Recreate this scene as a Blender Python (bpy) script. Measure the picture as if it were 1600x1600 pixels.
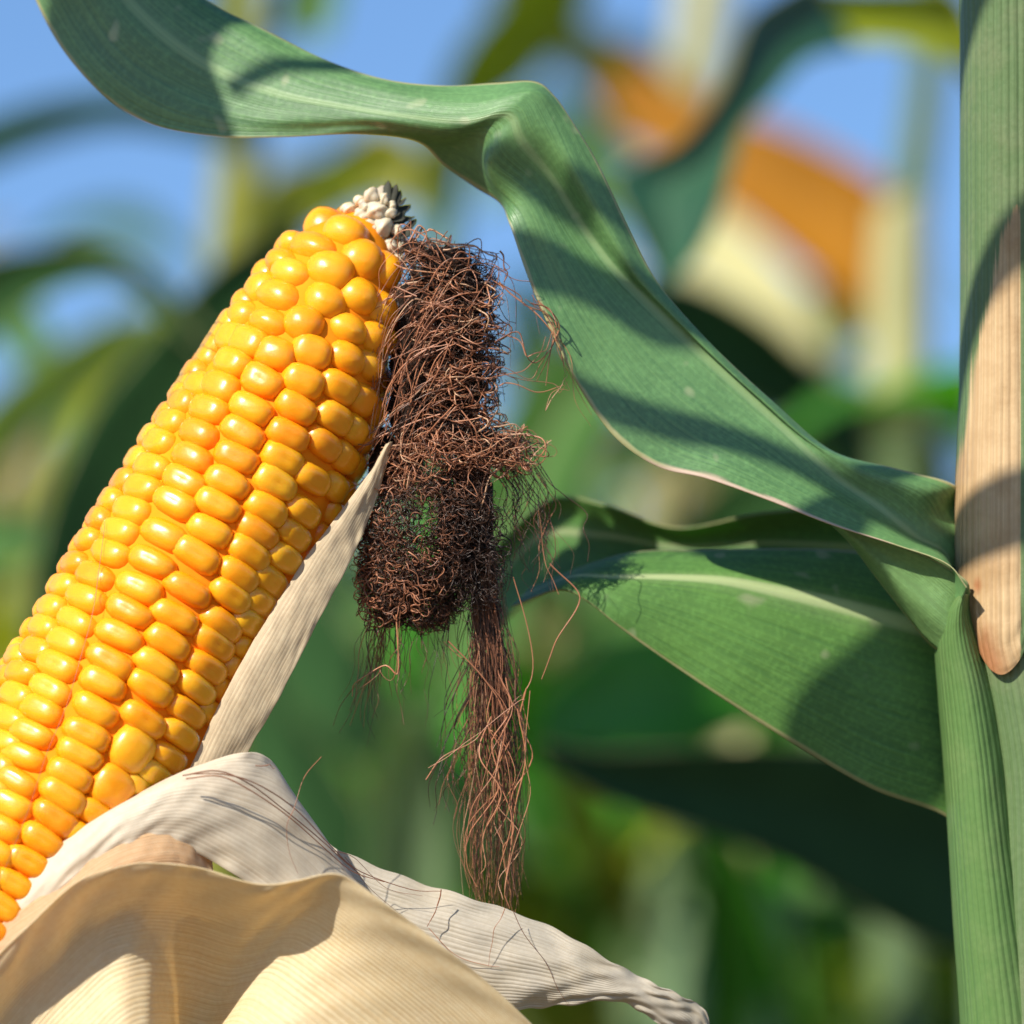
import bpy, math, random
import numpy as np
from mathutils import Vector, Matrix
random.seed(7); RNG = np.random.default_rng(7)
for o in list(bpy.data.objects): bpy.data.objects.remove(o)
SC = bpy.context.scene; COL = SC.collection

# ------------------------------------------------------------------ camera
D0 = 1.2                       # metres from lens to the ear
UPX = 0.2 / 1600               # metres per photo pixel at the ear's distance
PITCH = math.radians(12)
CAM = np.array([0.0, 0.0, 1.05])
RT = np.array([1.0, 0, 0]); FW = np.array([0, math.cos(PITCH), math.sin(PITCH)]); UP = np.array([0, -math.sin(PITCH), math.cos(PITCH)])
cd = bpy.data.cameras.new('camera'); cam = bpy.data.objects.new('camera', cd); COL.objects.link(cam)
cam.location = CAM; cam.rotation_euler = (math.pi / 2 + PITCH, 0, 0)
cd.sensor_width = 36; cd.lens = 36 * D0 / 0.2; cd.clip_start = 0.05; cd.clip_end = 2000
cd.dof.use_dof = True; cd.dof.focus_distance = D0 - 0.014; cd.dof.aperture_fstop = 8.6; cd.dof.aperture_blades = 0
SC.camera = cam

# ------------------------------------------------------------------ light
SUNC = np.array([-0.52, 0.66, 0.54])                  # right, up, towards the viewer
SUN = SUNC[0] * RT + SUNC[1] * UP - SUNC[2] * FW; SUN /= np.linalg.norm(SUN)
W = bpy.data.worlds.new('World'); SC.world = W; W.use_nodes = True
nt = W.node_tree; bg = nt.nodes['Background']; sky = nt.nodes.new('ShaderNodeTexSky')
sky.sky_type = 'NISHITA'; sky.sun_disc = False
sky.sun_elevation = math.asin(SUN[2]); sky.sun_rotation = math.atan2(SUN[0], SUN[1])
sky.air_density = 1.0; sky.dust_density = 0.0; sky.ozone_density = 6.5
nt.links.new(sky.outputs[0], bg.inputs[0]); bg.inputs[1].default_value = 0.115
sl = bpy.data.lights.new('sun', 'SUN'); so = bpy.data.objects.new('sun', sl); COL.objects.link(so)
sl.energy = 5.0; sl.angle = math.radians(0.53); sl.color = (1.0, 0.93, 0.82)
so.location = (0, 0, 6); so.rotation_euler = Vector(SUN).to_track_quat('Z', 'Y').to_euler()
SC.view_settings.view_transform = 'Standard'; SC.view_settings.look = 'None'
SC.view_settings.exposure = 0.46; SC.view_settings.gamma = 1.0
SC.cycles.use_denoising = True
SC.cycles.max_bounces = 10; SC.cycles.transmission_bounces = 6; SC.cycles.diffuse_bounces = 5
SC.cycles.sample_clamp_indirect = 8

# ------------------------------------------------------------------ helpers
def P(a):
    """(photo x, photo y, z) -> world; z = pixels towards the viewer from the ear's distance"""
    a = np.asarray(a, float); d = D0 - a[..., 2] * UPX
    k = d * UPX / D0
    x = (a[..., 0] - 800) * k; y = (800 - a[..., 1]) * k
    return CAM + x[..., None] * RT + y[..., None] * UP + d[..., None] * FW
def Pd(px, py, d): return P([px, py, (D0 - d) / UPX])

def tag(o, label=None, cat=None, group=None, kind=None):
    if label: o['label'] = label
    if cat: o['category'] = cat
    if group: o['group'] = group
    if kind: o['kind'] = kind
    return o
def empty(name, loc, label, cat, group=None, kind=None):
    o = bpy.data.objects.new(name, None); COL.objects.link(o); o.location = tuple(loc); o.empty_display_size = 0.02
    return tag(o, label, cat, group, kind)
def mesh_obj(name, V, F, mat, parent=None, uv=None, tint=None, smooth=True, thick=0):
    V = np.asarray(V, float).reshape(-1, 3)
    org = np.zeros(3)
    p = parent
    while p is not None: org = org + np.array(p.location); p = p.parent
    me = bpy.data.meshes.new(name)
    if isinstance(F, np.ndarray):
        n, k = F.shape
        me.vertices.add(len(V)); me.vertices.foreach_set('co', (V - org).astype(np.float32).ravel())
        me.loops.add(n * k); me.loops.foreach_set('vertex_index', F.astype(np.int32).ravel())
        me.polygons.add(n); me.polygons.foreach_set('loop_start', np.arange(0, n * k, k, dtype=np.int32))
        me.update(calc_edges=True)
    else:
        me.from_pydata((V - org).tolist(), [], F)
    me.polygons.foreach_set('use_smooth', np.full(len(me.polygons), smooth))
    li = np.empty(len(me.loops), np.int32); me.loops.foreach_get('vertex_index', li)
    if uv is not None:
        l = me.uv_layers.new(name='UVMap'); l.data.foreach_set('uv', np.asarray(uv, np.float32)[li].ravel())
    if tint is not None:
        c = me.color_attributes.new('tint', 'FLOAT_COLOR', 'POINT'); t = np.asarray(tint, np.float32)
        if t.ndim == 1: t = np.stack([t, t, t, np.ones_like(t)], 1)
        c.data.foreach_set('color', t.ravel())
    me.materials.append(mat); me.update()
    o = bpy.data.objects.new(name, me); COL.objects.link(o)
    if parent is not None: o.parent = parent
    if thick:
        m = o.modifiers.new('thickness', 'SOLIDIFY'); m.thickness = thick; m.offset = 0
    return o
def cr(P0, P1, P2, P3, t):
    return 0.5 * ((2 * P1) + (-P0 + P2) * t + (2 * P0 - 5 * P1 + 4 * P2 - P3) * t * t + (-P0 + 3 * P1 - 3 * P2 + P3) * t ** 3)
def spline(C, n):
    """Catmull-Rom through control rows C[k,...] -> n samples"""
    C = np.asarray(C, float); k = len(C)
    E = np.concatenate([[2 * C[0] - C[1]], C, [2 * C[-1] - C[-2]]])
    out = []
    for s in np.linspace(0, k - 1, n):
        i = min(int(s), k - 2); out.append(cr(E[i], E[i + 1], E[i + 2], E[i + 3], s - i))
    return np.array(out)
def gridfaces(nv, nu, closed=False):
    i = np.arange(nv - 1)[:, None]; j = np.arange(nu if closed else nu - 1)[None, :]; j2 = (j + 1) % nu
    return np.stack([i * nu + j, i * nu + j2, (i + 1) * nu + j2, (i + 1) * nu + j], -1).reshape(-1, 4)
def sheet(name, rows, mat, parent, nv=90, nu=25, thick=0.00025, ripple=0, rip_f=6, seed=0, world=False, wsc=1.0, edge=0, crumple=0, tintf=None):
    """a leaf or husk: cross-sections (x, y, z) from one end to the other; u runs across, v along"""
    R = np.array(rows, float)
    A = spline(R, nv)                               # nv,k,3
    G = spline(A.transpose(1, 0, 2), nu).transpose(1, 0, 2)
    v = np.linspace(0, 1, nv)[:, None]; u = np.linspace(0, 1, nu)[None, :]
    r = random.Random(seed)
    if ripple:
        e = np.abs(2 * u - 1) ** 1.5
        ph = [r.uniform(0, 6.28) for _ in range(4)]
        w = np.sin(v * rip_f * 6.28 + ph[0] + 2.5 * (u > .5)) + 0.5 * np.sin(v * rip_f * 13.1 + ph[1] + 4 * u)
        G = G.copy(); G[..., 2] += ripple * e * w
        G[..., 1] += edge * e * np.sin(v * rip_f * 17 + ph[2] + 3 * (u > .5))
    if crumple:
        for q in range(9):
            fu, fv = r.uniform(1, 4.5), r.uniform(2, 16); a_ = crumple / (1 + q * .25)
            w = np.sin(u * fu * 6.28 + v * fv * 6.28 * r.choice((-1, 1)) + r.uniform(0, 6.28) + 1.3 * np.sin(v * 9 + q))
            G = G.copy(); G[..., 2] += a_ * w; G[..., 0] += a_ * .25 * w; G[..., 1] += a_ * .3 * w
    V = G if world else P(G)
    uv = np.stack([np.broadcast_to(u, (nv, nu)) * wsc, np.broadcast_to(v, (nv, nu))], -1).reshape(-1, 2)
    tint = tintf(G.reshape(-1, 3)) if tintf else None
    return mesh_obj(name, V, gridfaces(nv, nu), mat, parent, uv=uv, thick=thick, tint=tint)
def tubes(paths, rad, sides=5, taper=0.5):
    """paths (N,M,3) world, rad (N,) -> verts, faces"""
    N, M, _ = paths.shape
    T = np.gradient(paths, axis=1); T /= np.linalg.norm(T, axis=2, keepdims=True) + 1e-12
    ref = np.array([0.31, 0.2, 0.93]); A = np.cross(T, ref); A /= np.linalg.norm(A, axis=2, keepdims=True) + 1e-9
    B = np.cross(T, A)
    s = np.linspace(0, 1, M); tp = 1 - (1 - taper) * s ** 2
    r = np.asarray(rad)[:, None] * tp[None, :]
    an = np.arange(sides) * 2 * math.pi / sides
    V = paths[:, :, None, :] + r[:, :, None, None] * (np.cos(an)[None, None, :, None] * A[:, :, None, :] + np.sin(an)[None, None, :, None] * B[:, :, None, :])
    f = gridfaces(M, sides, True)
    F = (f[None] + (np.arange(N) * M * sides)[:, None, None]).reshape(-1, 4)
    return V.reshape(-1, 3), F
def tube_loft(name, pts, rads, mat, parent, sides=28, n=60, ribs=0, thick=0):
    C = spline(np.array(pts, float), n); R = spline(np.array(rads, float)[:, None], n)[:, 0]
    T = np.gradient(C, axis=0); T /= np.linalg.norm(T, axis=1, keepdims=True)
    A = np.cross(T, [0, 1, 0.01]); A /= np.linalg.norm(A, axis=1, keepdims=True); B = np.cross(T, A)
    an = np.arange(sides) * 2 * math.pi / sides
    rr = R[:, None] * (1 + ribs * np.sin(an * 9)[None, :])
    V = C[:, None] + rr[..., None] * (np.cos(an)[None, :, None] * A[:, None] + np.sin(an)[None, :, None] * B[:, None])
    uv = np.stack([np.broadcast_to(np.abs(np.linspace(-1, 1, sides))[None], (n, sides)), np.broadcast_to(np.linspace(0, 1, n)[:, None], (n, sides))], -1).reshape(-1, 2)
    return mesh_obj(name, V, gridfaces(n, sides, True), mat, parent, uv=uv)

# ------------------------------------------------------------------ materials
def newmat(name):
    m = bpy.data.materials.new(name); m.use_nodes = True; t = m.node_tree
    return m, t, t.nodes, t.links, t.nodes['Principled BSDF']
def N(t, typ, **kw):
    n = t.nodes.new(typ)
    for k, v in kw.items():
        if k in n.inputs: n.inputs[k].default_value = v
        else: setattr(n, k, v)
    return n
def ramp(t, src, stops):
    r = t.nodes.new('ShaderNodeValToRGB'); e = r.color_ramp.elements
    while len(e) > 1: e.remove(e[0])
    e[0].position = stops[0][0]; e[0].color = (*stops[0][1], 1)
    for p, c in stops[1:]:
        x = e.new(p); x.color = (*c, 1)
    t.links.new(src, r.inputs[0]); return r.outputs[0]
def mixc(t, fac, a, b, mode='MIX'):
    m = t.nodes.new('ShaderNodeMix'); m.data_type = 'RGBA'; m.blend_type = mode
    for s, v in ((m.inputs[0], fac), (m.inputs[6], a), (m.inputs[7], b)):
        if hasattr(v, 'is_linked'): t.links.new(v, s)
        elif isinstance(v, (int, float)): s.default_value = v
        else: s.default_value = (*v, 1)
    return m.outputs[2]
def math_(t, op, a, b=0.0, clamp=False):
    m = t.nodes.new('ShaderNodeMath'); m.operation = op; m.use_clamp = clamp
    for s, v in ((m.inputs[0], a), (m.inputs[1], b)):
        if hasattr(v, 'is_linked'): t.links.new(v, s)
        else: s.default_value = v
    return m.outputs[0]
def gray(v): return (v, v, v)

def leaf_mat(name, base, dark, rib=(0.42, 0.5, 0.25), edge=(0.45, 0.42, 0.2), trans=0.35, rough=0.42, spots=0.0, veins=70, transcol=None, edge_w=0.014, brown=0.0, bump=0.4, rib_at=0.0, spec=0.5):
    m, t, n, l, b = newmat(name)
    tc = N(t, 'ShaderNodeTexCoord'); sp = N(t, 'ShaderNodeSeparateXYZ'); l.new(tc.outputs['UV'], sp.inputs[0])
    mp = N(t, 'ShaderNodeMapping'); mp.inputs['Scale'].default_value = (veins, 3.0, 1); l.new(tc.outputs['UV'], mp.inputs[0])
    vn = N(t, 'ShaderNodeTexNoise', Scale=1.0, Detail=3.0); l.new(mp.outputs[0], vn.inputs['Vector'])
    big = N(t, 'ShaderNodeTexNoise', Scale=30.0, Detail=5.0); l.new(tc.outputs['Object'], big.inputs['Vector'])
    fine = N(t, 'ShaderNodeTexNoise', Scale=900.0, Detail=3.0); l.new(tc.outputs['Object'], fine.inputs['Vector'])
    c = mixc(t, ramp(t, vn.outputs[0], [(0.35, gray(0)), (0.65, gray(1))]), dark, base)
    c = mixc(t, ramp(t, big.outputs[0], [(0.4, gray(0)), (0.7, gray(0.45))]), c, tuple(min(1, x * 1.5) for x in base))
    c = mixc(t, ramp(t, fine.outputs[0], [(0.45, gray(0)), (0.75, gray(0.3))]), c, tuple(min(1, x * 1.9 + .01) for x in base))
    u = math_(t, 'ABSOLUTE', math_(t, 'SUBTRACT', sp.outputs[0], 0.5)); ur = math_(t, 'ABSOLUTE', math_(t, 'SUBTRACT', sp.outputs[0], 0.5 + rib_at))
    c = mixc(t, ramp(t, ur, [(0.0, gray(0.9)), (0.022, gray(0.75)), (0.04, gray(0.12)), (0.09, gray(0))]), c, rib)
    if spots:
        s1 = N(t, 'ShaderNodeTexNoise', Scale=160.0, Detail=1.0); l.new(tc.outputs['Object'], s1.inputs['Vector'])
        c = mixc(t, ramp(t, s1.outputs[0], [(0.74 - spots * 0.03, gray(0)), (0.78, gray(0.7))]), c, (0.4, 0.45, 0.25))
    en = N(t, 'ShaderNodeTexNoise', Scale=60.0, Detail=4.0); l.new(tc.outputs['Object'], en.inputs['Vector'])
    u2 = math_(t, 'SUBTRACT', u, math_(t, 'MULTIPLY', math_(t, 'SUBTRACT', en.outputs[0], 0.5), 0.03 + brown * 0.35))
    c = mixc(t, ramp(t, u2, [(0.5 - edge_w * 1.6, gray(0)), (0.5 - edge_w, gray(0.85))]), c, edge)
    a_ = N(t, 'ShaderNodeAttribute', attribute_name='tint'); s_ = N(t, 'ShaderNodeSeparateColor'); l.new(a_.outputs['Color'], s_.inputs[0])
    if name == 'leaf_blade': c = mixc(t, s_.outputs[0], c, (0.62, 0.46, 0.34))
    l.new(c, b.inputs['Base Color']); b.inputs['Roughness'].default_value = rough; b.inputs['Specular IOR Level'].default_value = spec
    bp = N(t, 'ShaderNodeBump', Strength=bump, Distance=0.0006); l.new(vn.outputs[0], bp.inputs['Height'])
    bp2 = N(t, 'ShaderNodeBump', Strength=bump * .7, Distance=0.0002); l.new(fine.outputs[0], bp2.inputs['Height']); l.new(bp.outputs[0], bp2.inputs['Normal'])
    l.new(bp2.outputs[0], b.inputs['Normal'])
    tr = N(t, 'ShaderNodeBsdfTranslucent')
    if transcol: l.new(mixc(t, 0.75, c, transcol), tr.inputs[0])
    else: l.new(mixc(t, 1.0, c, (0.9, 1.0, 0.25), 'MULTIPLY'), tr.inputs[0])
    mx = N(t, 'ShaderNodeMixShader'); mx.inputs[0].default_value = trans
    l.new(b.outputs[0], mx.inputs[1]); l.new(tr.outputs[0], mx.inputs[2]); l.new(mx.outputs[0], n['Material Output'].inputs[0])
    return m
def husk_mat(name, base, stripe, lines=150, trans=0.3, rough=0.55, warm=(0.8, 0.5, 0.22), blotch=(0.6, 0.5, 0.36), bump=0.5, ribn=30, two=None):
    m, t, n, l, b = newmat(name)
    tc = N(t, 'ShaderNodeTexCoord'); sp = N(t, 'ShaderNodeSeparateXYZ'); l.new(tc.outputs['UV'], sp.inputs[0])
    mp = N(t, 'ShaderNodeMapping'); mp.inputs['Scale'].default_value = (lines, .6, 1); l.new(tc.outputs['UV'], mp.inputs[0])
    vn = N(t, 'ShaderNodeTexNoise', Scale=1.0, Detail=3.0, Roughness=0.65); l.new(mp.outputs[0], vn.inputs['Vector'])
    mp2 = N(t, 'ShaderNodeMapping'); mp2.inputs['Scale'].default_value = (6, 3.0, 1); l.new(tc.outputs['UV'], mp2.inputs[0])
    v2 = N(t, 'ShaderNodeTexNoise', Scale=1.0, Detail=5.0); l.new(mp2.outputs[0], v2.inputs['Vector'])
    big = N(t, 'ShaderNodeTexNoise', Scale=70.0, Detail=6.0, Roughness=0.65); l.new(tc.outputs['Object'], big.inputs['Vector'])
    fine = N(t, 'ShaderNodeTexNoise', Scale=900.0, Detail=4.0); l.new(tc.outputs['Object'], fine.inputs['Vector'])
    ph = math_(t, 'ADD', math_(t, 'MULTIPLY', sp.outputs[0], ribn * 6.283), math_(t, 'MULTIPLY', v2.outputs[0], 7.0))
    rib = math_(t, 'ABSOLUTE', math_(t, 'SINE', math_(t, 'MULTIPLY', ph, 0.5)))
    c = mixc(t, ramp(t, vn.outputs[0], [(0.36, gray(0.6)), (0.56, gray(0))]), base, stripe)
    c = mixc(t, ramp(t, rib, [(0.0, gray(0.55)), (0.28, gray(0))]), c, stripe)
    c = mixc(t, ramp(t, big.outputs[0], [(0.48, gray(0)), (0.72, gray(0.6))]), c, blotch)
    c = mixc(t, ramp(t, fine.outputs[0], [(0.35, gray(0.3)), (0.6, gray(0))]), c, stripe)
    warmc = warm
    if two:                                          # a dry patch with its own outline, carried by the mesh
        a = N(t, 'ShaderNodeAttribute', attribute_name='tint'); s_ = N(t, 'ShaderNodeSeparateColor'); l.new(a.outputs['Color'], s_.inputs[0])
        d = mixc(t, ramp(t, vn.outputs[0], [(0.38, gray(0.7)), (0.6, gray(0))]), two[0], two[1]); d = mixc(t, ramp(t, big.outputs[0], [(0.42, gray(0)), (0.62, gray(0.85))]), d, two[1])
        mk = math_(t, 'ADD', s_.outputs[0], math_(t, 'MULTIPLY', math_(t, 'SUBTRACT', vn.outputs[0], 0.5), 0.9))
        c = mixc(t, ramp(t, mk, [(0.4, gray(0)), (0.6, gray(1))]), c, d)
        mk2 = math_(t, 'ADD', s_.outputs[1], math_(t, 'MULTIPLY', math_(t, 'SUBTRACT', big.outputs[0], 0.5), 0.6))
        c = mixc(t, ramp(t, mk2, [(0.3, gray(0)), (0.8, gray(0.85))]), c, two[2])
    l.new(c, b.inputs['Base Color']); b.inputs['Roughness'].default_value = rough; b.inputs['Specular IOR Level'].default_value = 0.35
    h = math_(t, 'ADD', math_(t, 'MULTIPLY', rib, 1.0), math_(t, 'MULTIPLY', vn.outputs[0], 0.7)); h = math_(t, 'ADD', h, math_(t, 'MULTIPLY', fine.outputs[0], 0.25)); h = math_(t, 'ADD', h, math_(t, 'MULTIPLY', big.outputs[0], 1.6))
    bp = N(t, 'ShaderNodeBump', Strength=bump, Distance=0.0004); l.new(h, bp.inputs['Height']); l.new(bp.outputs[0], b.inputs['Normal'])
    tr = N(t, 'ShaderNodeBsdfTranslucent'); l.new(mixc(t, 0.5, c, warmc), tr.inputs[0]); l.new(bp.outputs[0], tr.inputs['Normal'])
    mx = N(t, 'ShaderNodeMixShader'); mx.inputs[0].default_value = trans
    l.new(b.outputs[0], mx.inputs[1]); l.new(tr.outputs[0], mx.inputs[2]); l.new(mx.outputs[0], n['Material Output'].inputs[0])
    return m
def kernel_mat():
    m, t, n, l, b = newmat('kernel_skin')
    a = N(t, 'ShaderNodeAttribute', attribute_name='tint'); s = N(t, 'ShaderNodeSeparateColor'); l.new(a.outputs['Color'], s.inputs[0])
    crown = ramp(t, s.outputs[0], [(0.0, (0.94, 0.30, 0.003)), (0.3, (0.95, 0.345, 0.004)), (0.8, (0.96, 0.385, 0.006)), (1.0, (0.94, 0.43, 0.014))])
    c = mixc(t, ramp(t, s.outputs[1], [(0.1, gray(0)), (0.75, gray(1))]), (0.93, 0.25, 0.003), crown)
    tc = N(t, 'ShaderNodeTexCoord'); no = N(t, 'ShaderNodeTexNoise', Scale=350.0, Detail=3.0); l.new(tc.outputs['Object'], no.inputs['Vector'])
    c = mixc(t, ramp(t, no.outputs[0], [(0.45, gray(0)), (0.8, gray(0.3))]), c, (0.95, 0.52, 0.05))
    l.new(c, b.inputs['Base Color'])
    b.inputs['Roughness'].default_value = 0.33; b.inputs['IOR'].default_value = 1.45
    b.inputs['Subsurface Weight'].default_value = 0.55; b.inputs['Subsurface Radius'].default_value = (1.0, 0.42, 0.06); b.inputs['Subsurface Scale'].default_value = 0.003
    b.inputs['Coat Weight'].default_value = 0.28; b.inputs['Coat Roughness'].default_value = 0.2
    bp = N(t, 'ShaderNodeBump', Strength=0.12, Distance=0.0004)
    n2 = N(t, 'ShaderNodeTexNoise', Scale=500.0, Detail=2.0); l.new(tc.outputs['Object'], n2.inputs['Vector']); l.new(n2.outputs[0], bp.inputs['Height']); l.new(bp.outputs[0], b.inputs['Normal'])
    return m
def plain(name, col, rough=0.6, sss=0, scale=200.0, var=0.35, spec=0.4, bump=0.3):
    m, t, n, l, b = newmat(name)
    tc = N(t, 'ShaderNodeTexCoord'); no = N(t, 'ShaderNodeTexNoise', Scale=scale, Detail=4.0); l.new(tc.outputs['Object'], no.inputs['Vector'])
    c = mixc(t, no.outputs[0], tuple(x * (1 - var) for x in col), tuple(min(1, x * (1 + var)) for x in col))
    a_ = N(t, 'ShaderNodeAttribute', attribute_name='tint'); s_ = N(t, 'ShaderNodeSeparateColor'); l.new(a_.outputs['Color'], s_.inputs[0])
    if name == 'leaf_blade': c = mixc(t, s_.outputs[0], c, (0.62, 0.46, 0.34))
    l.new(c, b.inputs['Base Color']); b.inputs['Roughness'].default_value = rough; b.inputs['Specular IOR Level'].default_value = spec
    if sss: b.inputs['Subsurface Weight'].default_value = sss; b.inputs['Subsurface Radius'].default_value = (1, .7, .4); b.inputs['Subsurface Scale'].default_value = 0.0015
    bp = N(t, 'ShaderNodeBump', Strength=bump, Distance=0.0005); l.new(no.outputs[0], bp.inputs['Height']); l.new(bp.outputs[0], b.inputs['Normal'])
    return m
def silk_mat():
    m, t, n, l, b = newmat('silk_fibre')
    a = N(t, 'ShaderNodeAttribute', attribute_name='tint'); s = N(t, 'ShaderNodeSeparateColor'); l.new(a.outputs['Color'], s.inputs[0])
    c = ramp(t, s.outputs[0], [(0.0, (0.012, 0.008, 0.006)), (0.3, (0.10, 0.05, 0.032)), (0.55, (0.34, 0.14, 0.075)), (0.8, (0.62, 0.27, 0.14)), (1.0, (0.72, 0.46, 0.28))])
    l.new(c, b.inputs['Base Color']); b.inputs['Roughness'].default_value = 0.38; b.inputs['Specular IOR Level'].default_value = 0.55
    tr = N(t, 'ShaderNodeBsdfTranslucent'); l.new(c, tr.inputs[0]); mx = N(t, 'ShaderNodeMixShader'); mx.inputs[0].default_value = 0.25
    l.new(b.outputs[0], mx.inputs[1]); l.new(tr.outputs[0], mx.inputs[2]); l.new(mx.outputs[0], n['Material Output'].inputs[0])
    return m
M = dict(
    leaf=leaf_mat('leaf_blade', (0.125, 0.26, 0.085), (0.07, 0.175, 0.06), rib=(0.26, 0.4, 0.17), spots=1.6, trans=0.16, veins=60, brown=0.1, rough=0.42, spec=0.8),
    leaf_base=leaf_mat('leaf_blade_base', (0.18, 0.32, 0.11), (0.12, 0.24, 0.08), rib=(0.18, 0.32, 0.11), edge=(0.6, 0.58, 0.3), trans=0.35, veins=60),
    leaf_lit=leaf_mat('leaf_blade_yellow_green', (0.10, 0.24, 0.05), (0.07, 0.18, 0.04), rib=(0.5, 0.6, 0.3), spots=1.3, trans=0.35, veins=60),
    leaf_short=leaf_mat('leaf_blade_short', (0.14, 0.30, 0.065), (0.09, 0.22, 0.05), rib=(0.6, 0.68, 0.36), spots=1.6, trans=0.42, veins=60, rib_at=0.1),
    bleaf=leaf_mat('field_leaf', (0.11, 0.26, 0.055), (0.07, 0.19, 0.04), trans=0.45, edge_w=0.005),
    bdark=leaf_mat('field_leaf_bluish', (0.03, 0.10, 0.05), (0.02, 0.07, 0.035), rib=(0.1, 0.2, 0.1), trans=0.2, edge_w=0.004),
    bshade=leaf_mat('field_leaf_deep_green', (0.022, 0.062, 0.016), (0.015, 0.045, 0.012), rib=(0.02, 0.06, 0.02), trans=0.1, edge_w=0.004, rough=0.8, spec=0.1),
    bgreen=leaf_mat('field_leaf_bright_green', (0.085, 0.34, 0.03), (0.06, 0.27, 0.025), rib=(0.1, 0.3, 0.05), trans=0.5, edge_w=0.004, spec=0.25),
    bpale=leaf_mat('field_leaf_pale', (0.32, 0.46, 0.24), (0.25, 0.4, 0.18), rib=(0.4, 0.5, 0.3), trans=0.4, edge_w=0.004),
    blime=leaf_mat('field_leaf_lime', (0.46, 0.50, 0.03), (0.36, 0.42, 0.025), trans=0.5, edge_w=0.004),
    bolive=leaf_mat('field_leaf_olive', (0.40, 0.38, 0.04), (0.3, 0.3, 0.035), trans=0.45, edge_w=0.004),
    borange=leaf_mat('withered_leaf_orange', (0.38, 0.165, 0.012), (0.3, 0.12, 0.01), rib=(0.6, 0.3, 0.06), edge=(0.5, 0.2, 0.03), trans=0.35, transcol=(0.5, 0.2, 0.01), edge_w=0.004, spec=0.1),
    bcream=leaf_mat('withered_leaf_cream', (0.62, 0.58, 0.3), (0.5, 0.48, 0.22), rib=(0.7, 0.66, 0.4), trans=0.4, transcol=(0.8, 0.75, 0.4), edge_w=0.004),
    stalk=husk_mat('stalk_skin', (0.14, 0.215, 0.09), (0.08, 0.14, 0.05), lines=60, trans=0.04, blotch=(0.22, 0.24, 0.13), rough=0.4, bump=0.5, ribn=24),
    wrap=husk_mat('stalk_sheath_skin', (0.15, 0.23, 0.095), (0.085, 0.15, 0.055), lines=60, trans=0.15, blotch=(0.22, 0.25, 0.13), rough=0.42, bump=0.5, ribn=22, warm=(0.75, 0.6, 0.2), two=((0.68, 0.49, 0.27), (0.46, 0.29, 0.14), (0.42, 0.17, 0.07))),
    sheath=husk_mat('sheath_skin', (0.16, 0.29, 0.09), (0.10, 0.21, 0.06), lines=80, trans=0.25, warm=(0.5, 0.62, 0.12), blotch=(0.24, 0.34, 0.13), rough=0.38, bump=0.45, ribn=20),
    husk=husk_mat('husk_skin', (0.93, 0.82, 0.56), (0.76, 0.57, 0.28), lines=230, trans=0.42, warm=(0.95, 0.70, 0.36), blotch=(0.86, 0.74, 0.52), bump=0.26, ribn=62),
    husk_w=husk_mat('husk_skin_white', (0.84, 0.75, 0.59), (0.64, 0.53, 0.38), lines=120, trans=0.3, warm=(0.85, 0.68, 0.46), blotch=(0.68, 0.58, 0.44), bump=0.16, ribn=24),
    husk_d=husk_mat('husk_skin_weathered', (0.66, 0.60, 0.49), (0.46, 0.40, 0.30), lines=120, trans=0.3, warm=(0.85, 0.65, 0.4), blotch=(0.50, 0.42, 0.28), bump=0.34, ribn=26),
    husk_g=husk_mat('husk_skin_strip', (0.80, 0.67, 0.44), (0.50, 0.38, 0.24), lines=90, trans=0.35, blotch=(0.66, 0.52, 0.34), ribn=14, bump=.13),
    husk_o=husk_mat('husk_skin_orange', (0.88, 0.66, 0.40), (0.72, 0.45, 0.22), lines=90, trans=0.5, blotch=(0.8, 0.55, 0.3), ribn=40, bump=.3),
    kernel=kernel_mat(), silk=silk_mat(),
    cob=plain('cob_core', (0.92, 0.27, 0.008), 0.75, 0, 300, .15, .1), white=plain('undeveloped_kernel', (0.62, 0.53, 0.38), 0.4, 0.5, 260, 0.45),
    black=plain('withered_tip', (0.05, 0.05, 0.035), 0.8, 0, 500, 0.7), core=plain('silk_core_shade', (0.022, 0.014, 0.010), 0.95, 0, 700, 0.6, 0.15, 1.0),
    soil=plain('soil', (0.16, 0.11, 0.07), 0.95, 0, 8, 0.4), tassel=plain('tassel', (0.35, 0.28, 0.12), 0.8),
)

# ------------------------------------------------------------------ ground
g = 1500.0
n_ = 60
xs = np.sign(np.linspace(-1, 1, n_)) * np.abs(np.linspace(-1, 1, n_)) ** 3 * g
X, Y = np.meshgrid(xs, xs); Z = np.where(np.hypot(X, Y) < 40, 0.03 * np.sin(X * 1.7) * np.cos(Y * 1.1), 0)
tag(mesh_obj('ground', np.stack([X, Y, Z], -1), gridfaces(n_, n_), M['soil']), kind='structure')

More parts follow.
